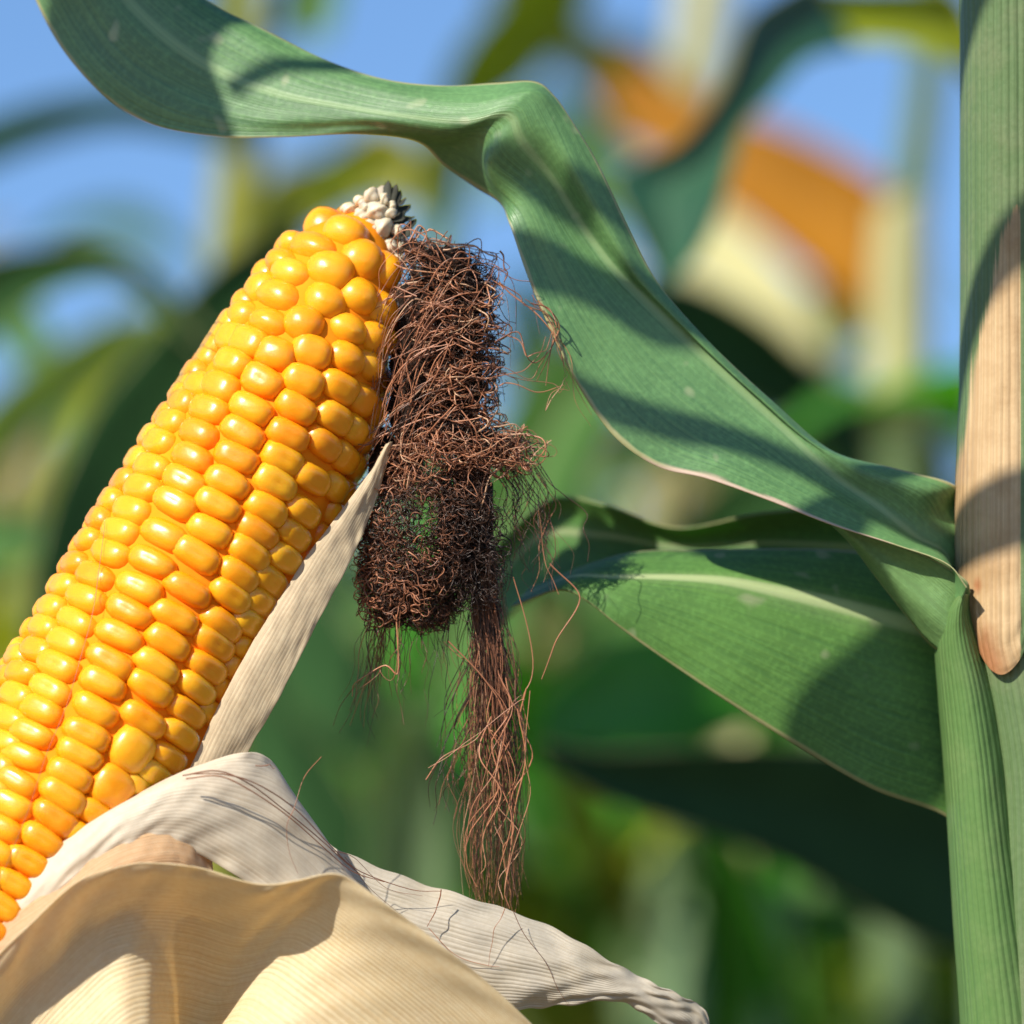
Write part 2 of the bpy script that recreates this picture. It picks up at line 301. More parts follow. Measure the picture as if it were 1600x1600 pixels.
# ------------------------------------------------------------------ field plants
def ribbon(base, az, up, L, w, droop, seed=0, twist=0.0, nv=26, nu=7):
    """one arching maize leaf in world space"""
    r = random.Random(seed)
    s = np.linspace(0, 1, nv)
    inc = up - droop * s ** 1.3
    dx = np.cos(inc); dz = np.sin(inc)
    ds = L / (nv - 1)
    px = np.concatenate([[0], np.cumsum(dx[:-1] * ds)]); pz = np.concatenate([[0], np.cumsum(dz[:-1] * ds)])
    h = np.array([math.cos(az), math.sin(az), 0]); side = np.array([-math.sin(az), math.cos(az), 0])
    C = np.array(base) + px[:, None] * h + pz[:, None] * np.array([0, 0, 1.0])
    Nn = -np.sin(inc)[:, None] * h + np.cos(inc)[:, None] * np.array([0, 0, 1.0])
    wid = w * np.clip(np.minimum((s * 6 + 0.35), 1) * (1 - s ** 2.2) ** 0.8, 0.02, 1)
    tw = twist * s + 0.25 * np.sin(s * 5 + r.uniform(0, 6))
    u = np.linspace(-1, 1, nu)
    S = np.cos(tw)[:, None] * side + np.sin(tw)[:, None] * Nn; NN = -np.sin(tw)[:, None] * side + np.cos(tw)[:, None] * Nn
    wave = 0.18 * np.sin(s * 22 + r.uniform(0, 6))[:, None] * u[None] ** 2 + 0.22 * np.abs(u)[None]
    V = C[:, None] + (wid / 2)[:, None, None] * (u[None, :, None] * S[:, None] + wave[..., None] * NN[:, None])
    uv = np.stack([np.broadcast_to((u / 2 + .5)[None], (nv, nu)), np.broadcast_to(s[:, None], (nv, nu))], -1).reshape(-1, 2)
    return V.reshape(-1, 3), gridfaces(nv, nu), uv
LEAFMATS = ['bleaf', 'bleaf', 'bgreen', 'bdark', 'bleaf', 'blime', 'bgreen', 'bleaf', 'bolive', 'bpale']
def field_plant(x, y, H, seed, label, group='maize plants standing in the field behind', nl=11, azoff=None, skip=None, mats=None, stalk_mat='sheath'):
    r = random.Random(seed)
    root = empty('maize_plant', (x, y, 0), label, 'maize plant', group)
    lean = (r.uniform(-.03, .03), r.uniform(-.03, .03))
    tube_loft('stalk', [(x + lean[0] * q, y + lean[1] * q, H * 0.93 * q) for q in (0, .3, .6, 1)], (.014, .012, .009, .004), M[stalk_mat], root, 10, 14)
    az0 = r.uniform(0, 3.14) if azoff is None else azoff
    for i in range(nl):
        q = (i + 1.5) / (nl + 1.5); h = H * (0.12 + 0.74 * q)
        if skip and skip[0] < h < skip[1]: continue
        V, F, uv = ribbon((x + lean[0] * q, y + lean[1] * q, h), az0 + (i % 2) * math.pi + r.uniform(-.35, .35), r.uniform(0.85, 1.2), r.uniform(.6, .85) * (1 - .35 * q ** 3), r.uniform(.075, .115), r.uniform(1.4, 2.3), r.randint(0, 9999), r.uniform(-.5, .5))
        mesh_obj('leaf', V, F, M[r.choice(mats or LEAFMATS)], root, uv=uv)
    Pth = []
    for k in range(9):
        a = r.uniform(0, 6.28); e = r.uniform(0.03, .13) if k else 0.01; z0 = H * .93 + r.uniform(-.01, .05)
        s = np.linspace(0, 1, 8)
        Pth.append(np.stack([x + lean[0] + math.cos(a) * e * s, y + lean[1] + math.sin(a) * e * s, z0 - .02 + .13 * s - .05 * s * s], 1))
    V, F = tubes(np.array(Pth), np.full(9, .0025), 4); mesh_obj('tassel', V, F, M['tassel'], root)
    return root
def far_place():
    k = 0
    posn = ['far left', 'left', 'left of centre', 'centre', 'right of centre', 'right', 'far right']
    rows = [(2.45, 1.7, .15, -4, 4), (2.6, 1.80, .16, -4, 4), (2.8, 1.8, .17, -3, 3), (3.05, 1.86, .18, -4, 4), (3.4, 1.95, .19, -4, 4), (3.8, 2.05, .20, -4, 4), (4.3, 2.15, .22, -5, 5), (4.9, 2.25, .25, -5, 5), (5.6, 2.35, .28, -5, 5)]
    for ri, (y, H, dx, a, b) in enumerate(rows):
        for i in range(a, b + 1):
            r = random.Random(ri * 100 + i)
            x = i * dx + r.uniform(-.05, .05) + (ri % 2) * dx / 2
            side = x / (y * .083)
            Hh = 1.0 + .262 * y + r.uniform(-.12, .06) - (.10 if -.9 < side < -.1 else 0)
            field_plant(x, y + r.uniform(-.1, .1), Hh, 500 + k, 'blurred green maize plant among the rows far behind the ear', nl=15)
            k += 1
far_place()
# the rest of the field beyond, one mass
def field_mass():
    VV = []; FF = []; UU = []; o = 0; r = random.Random(3)
    for k in range(1500):
        y = r.uniform(6.2, 16); x = r.uniform(-1, 1) * (0.9 + y * .3); h = r.uniform(.3, 2.05)
        V, F, uv = ribbon((x, y, h), r.uniform(0, 6.28), r.uniform(.8, 1.3), r.uniform(.5, .8), .085, r.uniform(1.2, 2.4), k, 0, 9, 3)
        VV.append(V); FF.append(F + o); UU.append(uv); o += len(V)
    tag(mesh_obj('maize_foliage', np.concatenate(VV), np.concatenate(FF), M['bleaf'], uv=np.concatenate(UU)), 'hazy mass of green maize far behind the ear', 'foliage', kind='stuff')
field_mass()

# ------------------------------------------------------------------ near background plants, leaf by leaf
def zd(d): return (D0 - d) / UPX
def band(name, mat, root, cs, d, nv=50, nu=11, camber=60, thick=0.0003):
    """leaf given by pairs of margin points; d = distance(s) in metres"""
    rows = []; n = len(cs)
    for i, (ax, ay, bx, by) in enumerate(cs):
        q = i / (n - 1); dd = d if not isinstance(d, (tuple, list)) else d[0] + (d[1] - d[0]) * q
        z = zd(dd); rows.append([(ax, ay, z), ((ax * 3 + bx) / 4, (ay * 3 + by) / 4, z - camber * .6), ((ax + bx) / 2, (ay + by) / 2, z - camber), ((ax + bx * 3) / 4, (ay + by * 3) / 4, z - camber * .6), (bx, by, z)])
    return sheet(name, rows, M[mat], root, nv, nu, thick=thick)
def vstalk(root, pts, d, wpx, mat, n=30):
    q = [Pd(x, y, d) for x, y in pts]
    # carry it down to the soil
    a = q[0]; base = np.array([a[0], a[1], 0]); k = UPX * d / D0
    return tube_loft('stalk', [base, base * .5 + a * .5, *q], [wpx[0] * k * .5 * 1.1, wpx[0] * k * .5] + [w * k * .5 for w in wpx], M[mat], root, 18, n)
def near_plant(px, d, label):
    a = Pd(px, 1500, d); return empty('maize_plant', (a[0], a[1], 0), label, 'maize plant', 'blurred maize plants close behind the ear')

# A: withered stalk with the orange leaf
r = near_plant(1400, 2.1, 'blurred maize plant with a pale yellow stalk and a hanging orange leaf')
vstalk(r, [(1400, 1500), (1408, 900), (1408, 690), (1410, 500), (1420, 330), (1445, 150), (1460, -60)], 2.1, [80, 80, 80, 78, 70, 55, 50], 'stalk')
band('leaf', 'borange', r, [(1425, 420, 1395, 520), (1390, 300, 1345, 495), (1300, 235, 1260, 425), (1200, 190, 1160, 345), (1120, 165, 1085, 295), (1040, 120, 1005, 230), (960, 90, 945, 170)], (2.2, 2.45))
band('leaf_sheath', 'bcream', r, [(1372, 325, 1450, 300), (1362, 430, 1455, 430), (1360, 560, 1452, 560), (1362, 700, 1450, 690)], (2.05, 2.05), camber=-40)
band('leaf', 'bcream', r, [(1430, 740, 1380, 690), (1330, 600, 1300, 620), (1250, 450, 1190, 500), (1160, 350, 1075, 430), (1080, 290, 1020, 370), (1000, 250, 960, 300)], (2.2, 2.35))
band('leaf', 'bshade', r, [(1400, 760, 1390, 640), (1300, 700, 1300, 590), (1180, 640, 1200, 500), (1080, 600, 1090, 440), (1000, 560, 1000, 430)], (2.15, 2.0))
# B: plant whose lime leaf arches over, its shaded end coloured as a dark blade
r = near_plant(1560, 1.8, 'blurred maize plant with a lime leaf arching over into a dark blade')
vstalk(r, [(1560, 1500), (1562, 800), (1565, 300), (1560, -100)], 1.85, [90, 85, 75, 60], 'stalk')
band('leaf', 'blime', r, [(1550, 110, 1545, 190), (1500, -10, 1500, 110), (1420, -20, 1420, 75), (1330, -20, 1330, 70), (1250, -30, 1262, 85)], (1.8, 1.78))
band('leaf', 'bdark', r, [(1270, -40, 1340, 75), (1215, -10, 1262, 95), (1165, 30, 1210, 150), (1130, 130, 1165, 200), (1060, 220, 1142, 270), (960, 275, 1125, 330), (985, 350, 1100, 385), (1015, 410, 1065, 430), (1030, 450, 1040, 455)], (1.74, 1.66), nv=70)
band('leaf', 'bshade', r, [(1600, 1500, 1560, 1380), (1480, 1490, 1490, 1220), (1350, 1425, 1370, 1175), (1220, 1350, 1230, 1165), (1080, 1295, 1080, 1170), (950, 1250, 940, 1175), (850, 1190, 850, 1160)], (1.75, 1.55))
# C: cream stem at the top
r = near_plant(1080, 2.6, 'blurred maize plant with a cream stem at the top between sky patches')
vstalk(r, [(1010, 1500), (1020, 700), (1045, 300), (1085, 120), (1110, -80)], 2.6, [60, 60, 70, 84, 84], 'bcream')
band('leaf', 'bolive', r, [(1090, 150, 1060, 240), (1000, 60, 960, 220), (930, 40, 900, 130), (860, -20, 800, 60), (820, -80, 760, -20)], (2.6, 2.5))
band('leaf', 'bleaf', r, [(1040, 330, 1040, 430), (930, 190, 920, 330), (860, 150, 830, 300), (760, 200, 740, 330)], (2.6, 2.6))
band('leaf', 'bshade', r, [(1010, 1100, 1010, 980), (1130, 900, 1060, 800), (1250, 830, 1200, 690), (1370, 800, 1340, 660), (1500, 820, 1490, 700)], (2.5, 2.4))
band('leaf', 'bgreen', r, [(1020, 1000, 1020, 900), (960, 760, 860, 700), (900, 560, 800, 520), (850, 440, 790, 420)], (2.6, 2.4))
band('leaf', 'bleaf', r, [(1020, 900, 1020, 800), (1090, 640, 1180, 700), (1180, 480, 1320, 560), (1330, 430, 1400, 520), (1440, 420, 1460, 480)], (2.7, 2.6))
# D: olive leaves at the top middle
r = near_plant(690, 2.3, 'blurred maize plant with olive leaves above the cob tip')
vstalk(r, [(640, 1500), (650, 1000), (660, 600), (700, 300), (720, 150)], 2.3, [80, 80, 70, 50, 35], 'sheath')
band('leaf', 'blime', r, [(640, 330, 700, 330), (690, 140, 760, 190), (730, 60, 830, 130), (800, -20, 905, 30), (850, -90, 950, -60)], (2.3, 2.1))
band('leaf', 'bolive', r, [(700, 260, 690, 360), (600, 190, 600, 320), (500, 240, 490, 370), (420, 270, 400, 430), (350, 380, 330, 480)], (2.3, 2.35))
# E: stalk behind the cob on the left
r = near_plant(370, 2.2, 'blurred maize plant with an olive stalk behind the cob tip')
vstalk(r, [(330, 1500), (345, 800), (360, 450), (375, 230), (395, -60)], 2.2, [90, 90, 85, 70, 50], 'bolive')
band('leaf', 'bleaf', r, [(390, 240, 395, 180), (300, 215, 320, 160), (180, 200, 190, 145), (60, 230, 60, 160), (-60, 280, -60, 200)], (2.2, 2.0))
band('leaf', 'bleaf', r, [(380, 120, 380, 30), (430, 30, 500, 60), (440, -40, 530, 0), (460, -120, 540, -100)], (2.2, 2.2))
band('leaf', 'bdark', r, [(400, 300, 400, 200), (330, 190, 420, 190), (310, 60, 400, 80), (330, -80, 380, -80)], (2.25, 2.3))
band('leaf', 'blime', r, [(360, 460, 380, 500), (410, 330, 450, 390), (480, 255, 505, 335), (570, 240, 580, 300), (640, 270, 640, 290)], (2.25, 2.3))
band('leaf', 'bleaf', r, [(350, 600, 370, 640), (300, 420, 330, 500), (230, 330, 260, 400), (130, 330, 140, 370), (50, 380, 50, 400)], (2.4, 2.6))
# F: the dark plant at the left edge
r = near_plant(-150, 1.8, 'blurred dark green maize plant at the left edge behind the ear')
vstalk(r, [(-150, 1500), (-150, 600), (-150, 100)], 1.85, [90, 80, 70], 'sheath')
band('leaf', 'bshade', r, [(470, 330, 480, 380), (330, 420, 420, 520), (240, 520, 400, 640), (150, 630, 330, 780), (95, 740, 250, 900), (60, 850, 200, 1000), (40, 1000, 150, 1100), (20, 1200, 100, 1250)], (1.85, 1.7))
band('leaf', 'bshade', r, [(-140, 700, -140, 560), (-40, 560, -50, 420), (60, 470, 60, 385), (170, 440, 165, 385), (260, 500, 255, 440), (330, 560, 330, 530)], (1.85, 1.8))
band('leaf', 'blime', r, [(-140, 900, -140, 780), (-20, 760, -30, 640), (80, 660, 60, 560), (180, 590, 160, 500), (250, 540, 240, 480)], (1.95, 2.2))
band('leaf', 'bleaf', r, [(-140, 1000, -140, 900), (-60, 900, -60, 800), (30, 880, 20, 800), (80, 860, 70, 810)], (1.9, 1.8))
band('leaf', 'bleaf', r, [(-140, 560, -140, 460), (-60, 500, -80, 390), (20, 560, 10, 430), (70, 640, 70, 500), (110, 760, 110, 640)], (2.2, 2.1))
# G: plants behind the silk and lower middle
r = near_plant(640, 1.9, 'blurred maize plant with a pale stalk behind the hanging silk tail')
vstalk(r, [(640, 1700), (640, 1600), (636, 1500), (640, 1450), (640, 1400)], 1.95, [90, 90, 80, 60, 40], 'sheath')
band('leaf', 'bpale', r, [(590, 1500, 690, 1500), (575, 1400, 705, 1400), (575, 1280, 700, 1280), (590, 1180, 680, 1180), (620, 1110, 660, 1110)], (1.95, 1.9))
band('leaf', 'bgreen', r, [(680, 1500, 720, 1500), (640, 1200, 760, 1250), (600, 1000, 780, 1020), (640, 860, 740, 850), (680, 760, 700, 760)], (2.05, 2.2))
band('leaf', 'bleaf', r, [(640, 1120, 660, 1180), (680, 900, 740, 1080), (760, 700, 830, 980), (850, 560, 900, 760), (930, 540, 960, 640)], (1.95, 1.9))
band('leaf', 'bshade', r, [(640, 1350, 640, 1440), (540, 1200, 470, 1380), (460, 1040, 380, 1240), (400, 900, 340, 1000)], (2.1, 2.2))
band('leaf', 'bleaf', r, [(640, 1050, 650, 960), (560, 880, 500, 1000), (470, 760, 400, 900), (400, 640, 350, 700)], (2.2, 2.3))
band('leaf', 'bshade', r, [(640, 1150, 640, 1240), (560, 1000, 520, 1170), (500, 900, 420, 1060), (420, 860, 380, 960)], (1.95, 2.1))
r = near_plant(1180, 1.9, 'blurred maize plant with upright bright green leaves low on the right')
vstalk(r, [(1200, 1700), (1200, 1500), (1190, 1420), (1180, 1380)], 2.0, [90, 80, 60, 50], 'sheath')
band('leaf', 'bgreen', r, [(1160, 1700, 1280, 1700), (1125, 1500, 1225, 1500), (1095, 1370, 1180, 1370), (1060, 1250, 1110, 1240)], (2.0, 1.95))
band('leaf', 'blime', r, [(1240, 1700, 1330, 1700), (1320, 1560, 1380, 1600), (1390, 1500, 1440, 1570), (1460, 1500, 1500, 1600)], (2.0, 2.2))
band('leaf', 'bgreen', r, [(1180, 1500, 1230, 1500), (1150, 1000, 1250, 1150), (1020, 980, 1060, 1180), (930, 1010, 930, 1170), (840, 1080, 840, 1170)], (2.05, 1.9))
band('leaf', 'bleaf', r, [(1220, 1400, 1300, 1400), (1240, 1180, 1340, 1180), (1130, 1020, 1190, 930), (1000, 980, 1010, 900), (880, 1000, 880, 960)], (2.15, 2.3))
band('leaf', 'bcream', r, [(1170, 1380, 1200, 1380), (1130, 1200, 1180, 1200), (1100, 1090, 1150, 1080), (1090, 1000, 1120, 1000)], (2.05, 2.2))
r = near_plant(900, 2.2, 'blurred maize plant with an olive leaf right of the silk tail')
vstalk(r, [(1010, 1700), (1020, 1500), (1050, 1400), (1060, 1300)], 2.3, [90, 90, 80, 60], 'stalk')
band('leaf', 'bolive', r, [(1000, 1500, 1050, 1520), (920, 1360, 990, 1380), (890, 1260, 960, 1290), (870, 1190, 920, 1210)], (2.3, 2.2))
band('leaf', 'bleaf', r, [(1060, 1400, 1060, 1320), (1180, 1300, 1170, 1230), (1300, 1380, 1320, 1300), (1420, 1500, 1450, 1400)], (2.3, 2.1))

for px, d, lab, lv in [
    (60, 2.35, 'blurred maize plant with small yellow-green leaves low on the left', [('blime', [(20, 900, 60, 900), (90, 640, 150, 680), (160, 540, 230, 560), (230, 470, 260, 480)]), ('bpale', [(40, 1000, 90, 1000), (60, 820, 150, 840), (110, 700, 180, 730), (160, 620, 200, 630)]), ('bgreen', [(-60, 960, -60, 880), (0, 900, 0, 820), (70, 860, 60, 790)])]),
    (880, 2.3, 'blurred maize plant with sunlit leaves showing between silk and long leaf', [('bpale', [(900, 900, 960, 900), (860, 740, 930, 740), (800, 620, 870, 600), (760, 560, 800, 530)]), ('bgreen', [(900, 1300, 980, 1300), (880, 1150, 990, 1180), (930, 1040, 1050, 1100), (1040, 1010, 1100, 1060)]), ('blime', [(960, 1350, 1000, 1350), (1080, 1180, 1150, 1190), (1110, 1080, 1170, 1090), (1140, 1020, 1160, 1020)]), ('bleaf', [(900, 800, 930, 800), (960, 660, 1040, 720), (1060, 600, 1120, 680), (1150, 620, 1180, 660)])]),
    (1330, 2.2, 'blurred maize plant with pale and yellow leaf ends low on the right', [('blime', [(1330, 1700, 1400, 1700), (1350, 1590, 1440, 1590), (1370, 1500, 1430, 1500), (1390, 1450, 1410, 1450)]), ('bpale', [(1000, 1700, 1080, 1700), (1010, 1540, 1090, 1540), (1030, 1430, 1080, 1430), (1050, 1370, 1060, 1370)]), ('bgreen', [(1200, 1700, 1260, 1700), (1180, 1500, 1240, 1480), (1140, 1380, 1190, 1350), (1110, 1310, 1130, 1300)]), ('bleaf', [(1480, 1560, 1500, 1640), (1400, 1420, 1400, 1500), (1280, 1360, 1270, 1430), (1180, 1380, 1180, 1410)])]),
    (560, 2.3, 'blurred maize plant with green blades low between husk and silk', [('bgreen', [(520, 1500, 560, 1500), (480, 1250, 540, 1270), (520, 1100, 600, 1130), (600, 1010, 650, 1040)]), ('bpale', [(600, 1100, 640, 1100), (560, 900, 610, 920), (560, 800, 590, 820), (580, 720, 600, 730)]), ('bleaf', [(480, 1400, 520, 1400), (440, 1180, 500, 1200), (420, 1050, 470, 1060), (430, 980, 450, 980)])]),
]:
    r = near_plant(px, d, lab); vstalk(r, [(px, 2000), (px, 1900), (px + 5, 1800), (px + 8, 1650)], d + .02, [80, 80, 75, 60], 'sheath')
    for m_, cs in lv: band('leaf', m_, r, cs, (d, d + .1))

# ------------------------------------------------------------------ the plant on the right
mp_root = empty('maize_plant', (P([1600, 800, -60])[0], P([1600, 800, -60])[1], 0), 'sharp maize plant on the right with long arching green leaves', 'maize plant')
def st(px, py, z): return P([px, py, z])
sx = lambda y: 1602 + 26 * min(1, max(0, (y - 1010) / 170)) + .03 * max(0, y - 1000) + .004 * (y - 400)
low = st(sx(3000), 3000, -60)
SP_ = [st(sx(y), y, -80 + (y - 400) * .02) for y in range(2600, -6600, -230)]
sb = np.array([low[0], low[1] + .01, 0]); SR_ = [.0135 - .0095 * max(0, (k - 6) / 40) - .0008 * min(k, 6) / 6 for k in range(len(SP_))]
SR_ = [max(.003, .0122 - .00022 * max(0, k - 11)) + .0012 * max(0, (6 - k) / 6) for k in range(len(SP_))]
tube_loft('stalk', [sb, (sb + low) / 2, low, *SP_], [.016, .0155, .0145, *SR_], M['stalk'], mp_root, 72, 420, ribs=0.006)
# green sheath in front, carrying the collar of the long leaf
rows = []
for (lx, rx, y, zb) in [(1494, 1516, 928, 12), (1474, 1522, 960, 8), (1462, 1540, 1005, 2), (1466, 1566, 1080, 0), (1474, 1586, 1180, 0), (1482, 1602, 1300, 0), (1491, 1628, 1450, 0), (1502, 1660, 1620, 0), (1510, 1700, 1900, -5), (1520, 1730, 2600, -20)]:
    w = rx - lx
    rows.append([(lx, y, zb - 70), (lx + .10 * w, y, zb - 15), (lx + .35 * w, y, zb + 22), (lx + .65 * w, y, zb + 20), (lx + .9 * w, y, zb - 20), (rx, y, zb - 75)])
sheet('leaf_sheath', rows, M['sheath'], mp_root, 160, 61, 0.0004, crumple=.15, seed=6)
# older sheath wrapped round the stalk, its lower part dried to tan
def stz(x, y, lift): return -80 + (y - 400) * .02 + math.sqrt(max(0, (98 + lift) ** 2 - (x - sx(y)) ** 2))
rows = []
for y, lf, add in [(-500, 1, 0), (-250, 2, 0), (-60, 2, 0), (100, 2, 0), (250, 2.5, 0), (400, 3, 0), (520, 4, 0), (620, 6, 0), (700, 9, -1), (780, 12, -3), (860, 13, -3), (915, 14, 2), (960, 14, 12), (1000, 13, 30), (1034, 11, 52), (1056, 9, 66)]:
    R_ = 98 + lf; c_ = sx(y); a0 = math.radians(-100); a1 = math.radians(96)
    sec = []
    for q in (0, .06, .12, .18, .25, .32, .39, .46, .53, .6, .7, .85, 1):
        x_ = c_ + R_ * math.sin(a0 + (a1 - a0) * q); ye = float(np.interp(x_, [1488, 1503, 1525, 1545, 1560, 1575, 1592, 1612, 1640], [938, 958, 1006, 1040, 1056, 1052, 1038, 985, 930])) + 2.5 * math.sin(x_ * .35)
        y_ = y if y <= 860 else 860 + (ye - 860) * (y - 860) / (1056 - 860)
        sec.append((x_, y_, -80 + (y_ - 400) * .02 + R_ * math.cos(a0 + (a1 - a0) * q)))
    rows.append(sec)
def dry_tint(G):
    x, y = G[:, 0], G[:, 1]
    xb = np.interp(y, [300, 330, 370, 430, 510, 590, 670, 740, 800], [1600, 1585, 1568, 1552, 1535, 1521, 1508, 1496, 1470])
    xb = xb + 2.5 * np.sin(y * .031)
    m = np.clip((x - xb) / 34 + .5, 0, 1) * np.clip((1594 - x) / 8 + .5, 0, 1) * (y > 318)
    br = np.clip((y - 925) / 110, 0, 1) * np.clip((1592 - x) / 50, 0, 1) + .8 * np.exp(-((x - 1528) ** 2 / 60 + (y - 915) ** 2 / 260)) 
    return np.stack([m, np.clip(br, 0, 1), m * 0, m * 0 + 1], 1)
sheet('dry_sheath', rows, M['wrap'], mp_root, 300, 91, 0.0003, tintf=dry_tint, crumple=.35, seed=12)

# long arching leaf: cross-sections lower margin > midrib > upper margin
def x5(a, m, b, za=0, zq=-15, zm=-35, zr=-15, zb=0, z=0):
    a = np.array(a, float); m = np.array(m, float); b = np.array(b, float)
    q = (a + m) / 2; r_ = (m + b) / 2
    return [(*a, z + za), (*q, z + zq), (*m, z + zm), (*r_, z + zr), (*b, z + zb)]
L1 = [
    x5((1512, 918), (1490, 960), (1478, 985), 30, 10, -20, -40, -60, z=20),
    x5((1478, 880), (1482, 872), (1500, 850), 40, 10, -40, -70, -90, z=10),
    x5((1400, 852), (1430, 838), (1496, 790), 40, 10, -30, -60, -90),
    x5((1300, 820), (1370, 790), (1490, 757), 38, 8, -25, -30, -60),
    x5((1200, 781), (1300, 740), (1400, 733), 36, 5, -24, -20, -50),
    x5((1105, 748), (1225, 670), (1300, 705), 32, 2, -28, -20, -45),
    x5((1030, 730), (1160, 610), (1210, 630), 30, 0, -30, -20, -40),
    x5((962, 684), (1100, 555), (1128, 555), 28, 0, -32, -22, -40),
    x5((905, 605), (1030, 490), (1062, 485), 24, 0, -32, -20, -36),
    x5((862, 520), (960, 420), (1018, 428), 20, -2, -34, -10, -30),
    x5((822, 425), (905, 345), (975, 342), 10, -5, -32, -5, -28),
    x5((796, 350), (860, 275), (932, 252), -10, -4, -20, 0, -24),
]
def x5f(pts): return pts
L1 += [
    [(782, 318, -60), (768, 262, 0), (815, 220, 12), (860, 185, 2), (893, 188, -22)],
    [(742, 292, -95), (758, 222, -10), (800, 185, 18), (838, 150, 6), (866, 150, -22)],
    [(692, 256, -110), (738, 213, -15), (775, 180, 18), (810, 145, 4), (836, 128, -30)],
    [(650, 220, -70), (690, 211, -12), (720, 190, 10), (745, 160, 0), (775, 130, -40)],
    [(560, 208, -35), (590, 195, -18), (620, 180, -8), (655, 155, -18), (692, 134, -50)],
    [(450, 214, -40), (490, 190, -32), (530, 165, -30), (570, 140, -40), (600, 124, -60)],
    [(335, 213, -60), (385, 180, -52), (430, 145, -50), (475, 110, -60), (505, 92, -80)],
    [(225, 190, -80), (280, 145, -72), (330, 105, -72), (385, 62, -80), (415, 48, -100)],
    [(140, 128, -100), (190, 85, -92), (245, 45, -92), (300, 10, -100), (335, 8, -120)],
    [(70, 30, -120), (125, -5, -112), (170, -35, -112), (220, -60, -120), (255, -50, -140)],
    [(10, -130, -140), (40, -150, -130), (70, -170, -130), (110, -180, -140), (140, -180, -150)],
    [(-20, -300, -160), (-10, -300, -160), (0, -302, -160), (10, -303, -160), (20, -304, -160)],
]
def edge_dry(G):
    n = len(G); u = np.tile(np.linspace(0, 1, 61), n // 61); x = G[:, 0]
    w = np.interp(x, [1000, 1050, 1120, 1170, 1210, 1260, 1320, 1400], [0, .02, .035, .018, .04, .03, .015, 0]) + .02 * np.clip(1 - np.abs(x - 620) / 90, 0, 1)
    m = np.clip((w - u) / .012 + .5, 0, 1) * (w > .001)
    return np.stack([m, m * 0, m * 0, m * 0 + 1], 1)
sheet('leaf', L1, M['leaf'], mp_root, 420, 61, 0.00022, ripple=3, rip_f=5, seed=4, crumple=.7, tintf=edge_dry)
# lower half of the leaf base, turning under beside the collar
FL = [[(1478, 1022, -20), (1490, 990, 10), (1505, 960, 5), (1516, 925, 10)],
      [(1452, 1005, -40), (1462, 970, 5), (1480, 935, 10), (1508, 905, 20)],
      [(1415, 960, -45), (1425, 935, 0), (1440, 900, 0), (1460, 875, 20)],
      [(1372, 905, -45), (1380, 890, -5), (1390, 870, 0), (1405, 850, 20)],
      [(1330, 850, -40), (1335, 845, -5), (1345, 838, 0), (1352, 835, 10)],
      [(1295, 815, -30), (1300, 815, -10), (1305, 815, 0), (1312, 818, 5)]]
sheet('leaf', FL, M['leaf_base'], mp_root, 60, 17, 0.0003)
# the broad short leaf in the shade behind
L2 = []
for (e, m, b, z) in [((1560, 1345), (1560, 1010), (1540, 930), -95), ((1478, 1276), (1466, 986), (1440, 905), -90), ((1362, 1232), (1400, 968), (1400, 872), -80), ((1240, 1162), (1310, 944), (1345, 862), -72), ((1130, 1092), (1220, 924), (1270, 858), -66),
                     ((1035, 1028), (1130, 907), (1180, 858), -62), ((968, 980), (1040, 902), (1090, 860), -62), ((915, 938), (955, 902), (1000, 862), -70), ((872, 922), (892, 902), (925, 880), -90), ((800, 948), (816, 932), (830, 918), -175)]:
    e = np.array(e); m = np.array(m); b = np.array(b)
    L2.append([(*e, z), (*(e * .75 + m * .25), z - 4), (*(e * .4 + m * .6), z - 14), (*m, z - 34), (*(m * .5 + b * .5), z - 70), (*b, z - 120)])
sheet('leaf', L2, M['leaf_short'], mp_root, 160, 37, 0.0003, ripple=2, rip_f=4, seed=9)
# teal blade beyond it
L3 = [[(1560, 1000, -420), (1540, 940, -440), (1520, 870, -430), (1510, 830, -400)],
      [(1400, 960, -420), (1400, 900, -440), (1400, 830, -430), (1400, 790, -400)],
      [(1220, 925, -400), (1220, 870, -430), (1215, 830, -430), (1200, 800, -400)],
      [(1060, 905, -420), (1060, 870, -450), (1060, 840, -450), (1060, 825, -420)],
      [(940, 905, -470), (940, 860, -500), (945, 815, -500), (950, 790, -470)],
      [(840, 930, -540), (840, 870, -570), (850, 810, -570), (860, 780, -540)],
      [(760, 1000, -620), (760, 950, -640), (765, 900, -640), (770, 860, -620)]]
sheet('leaf', L3, M['bleaf'], mp_root, 60, 17, 0.0003)

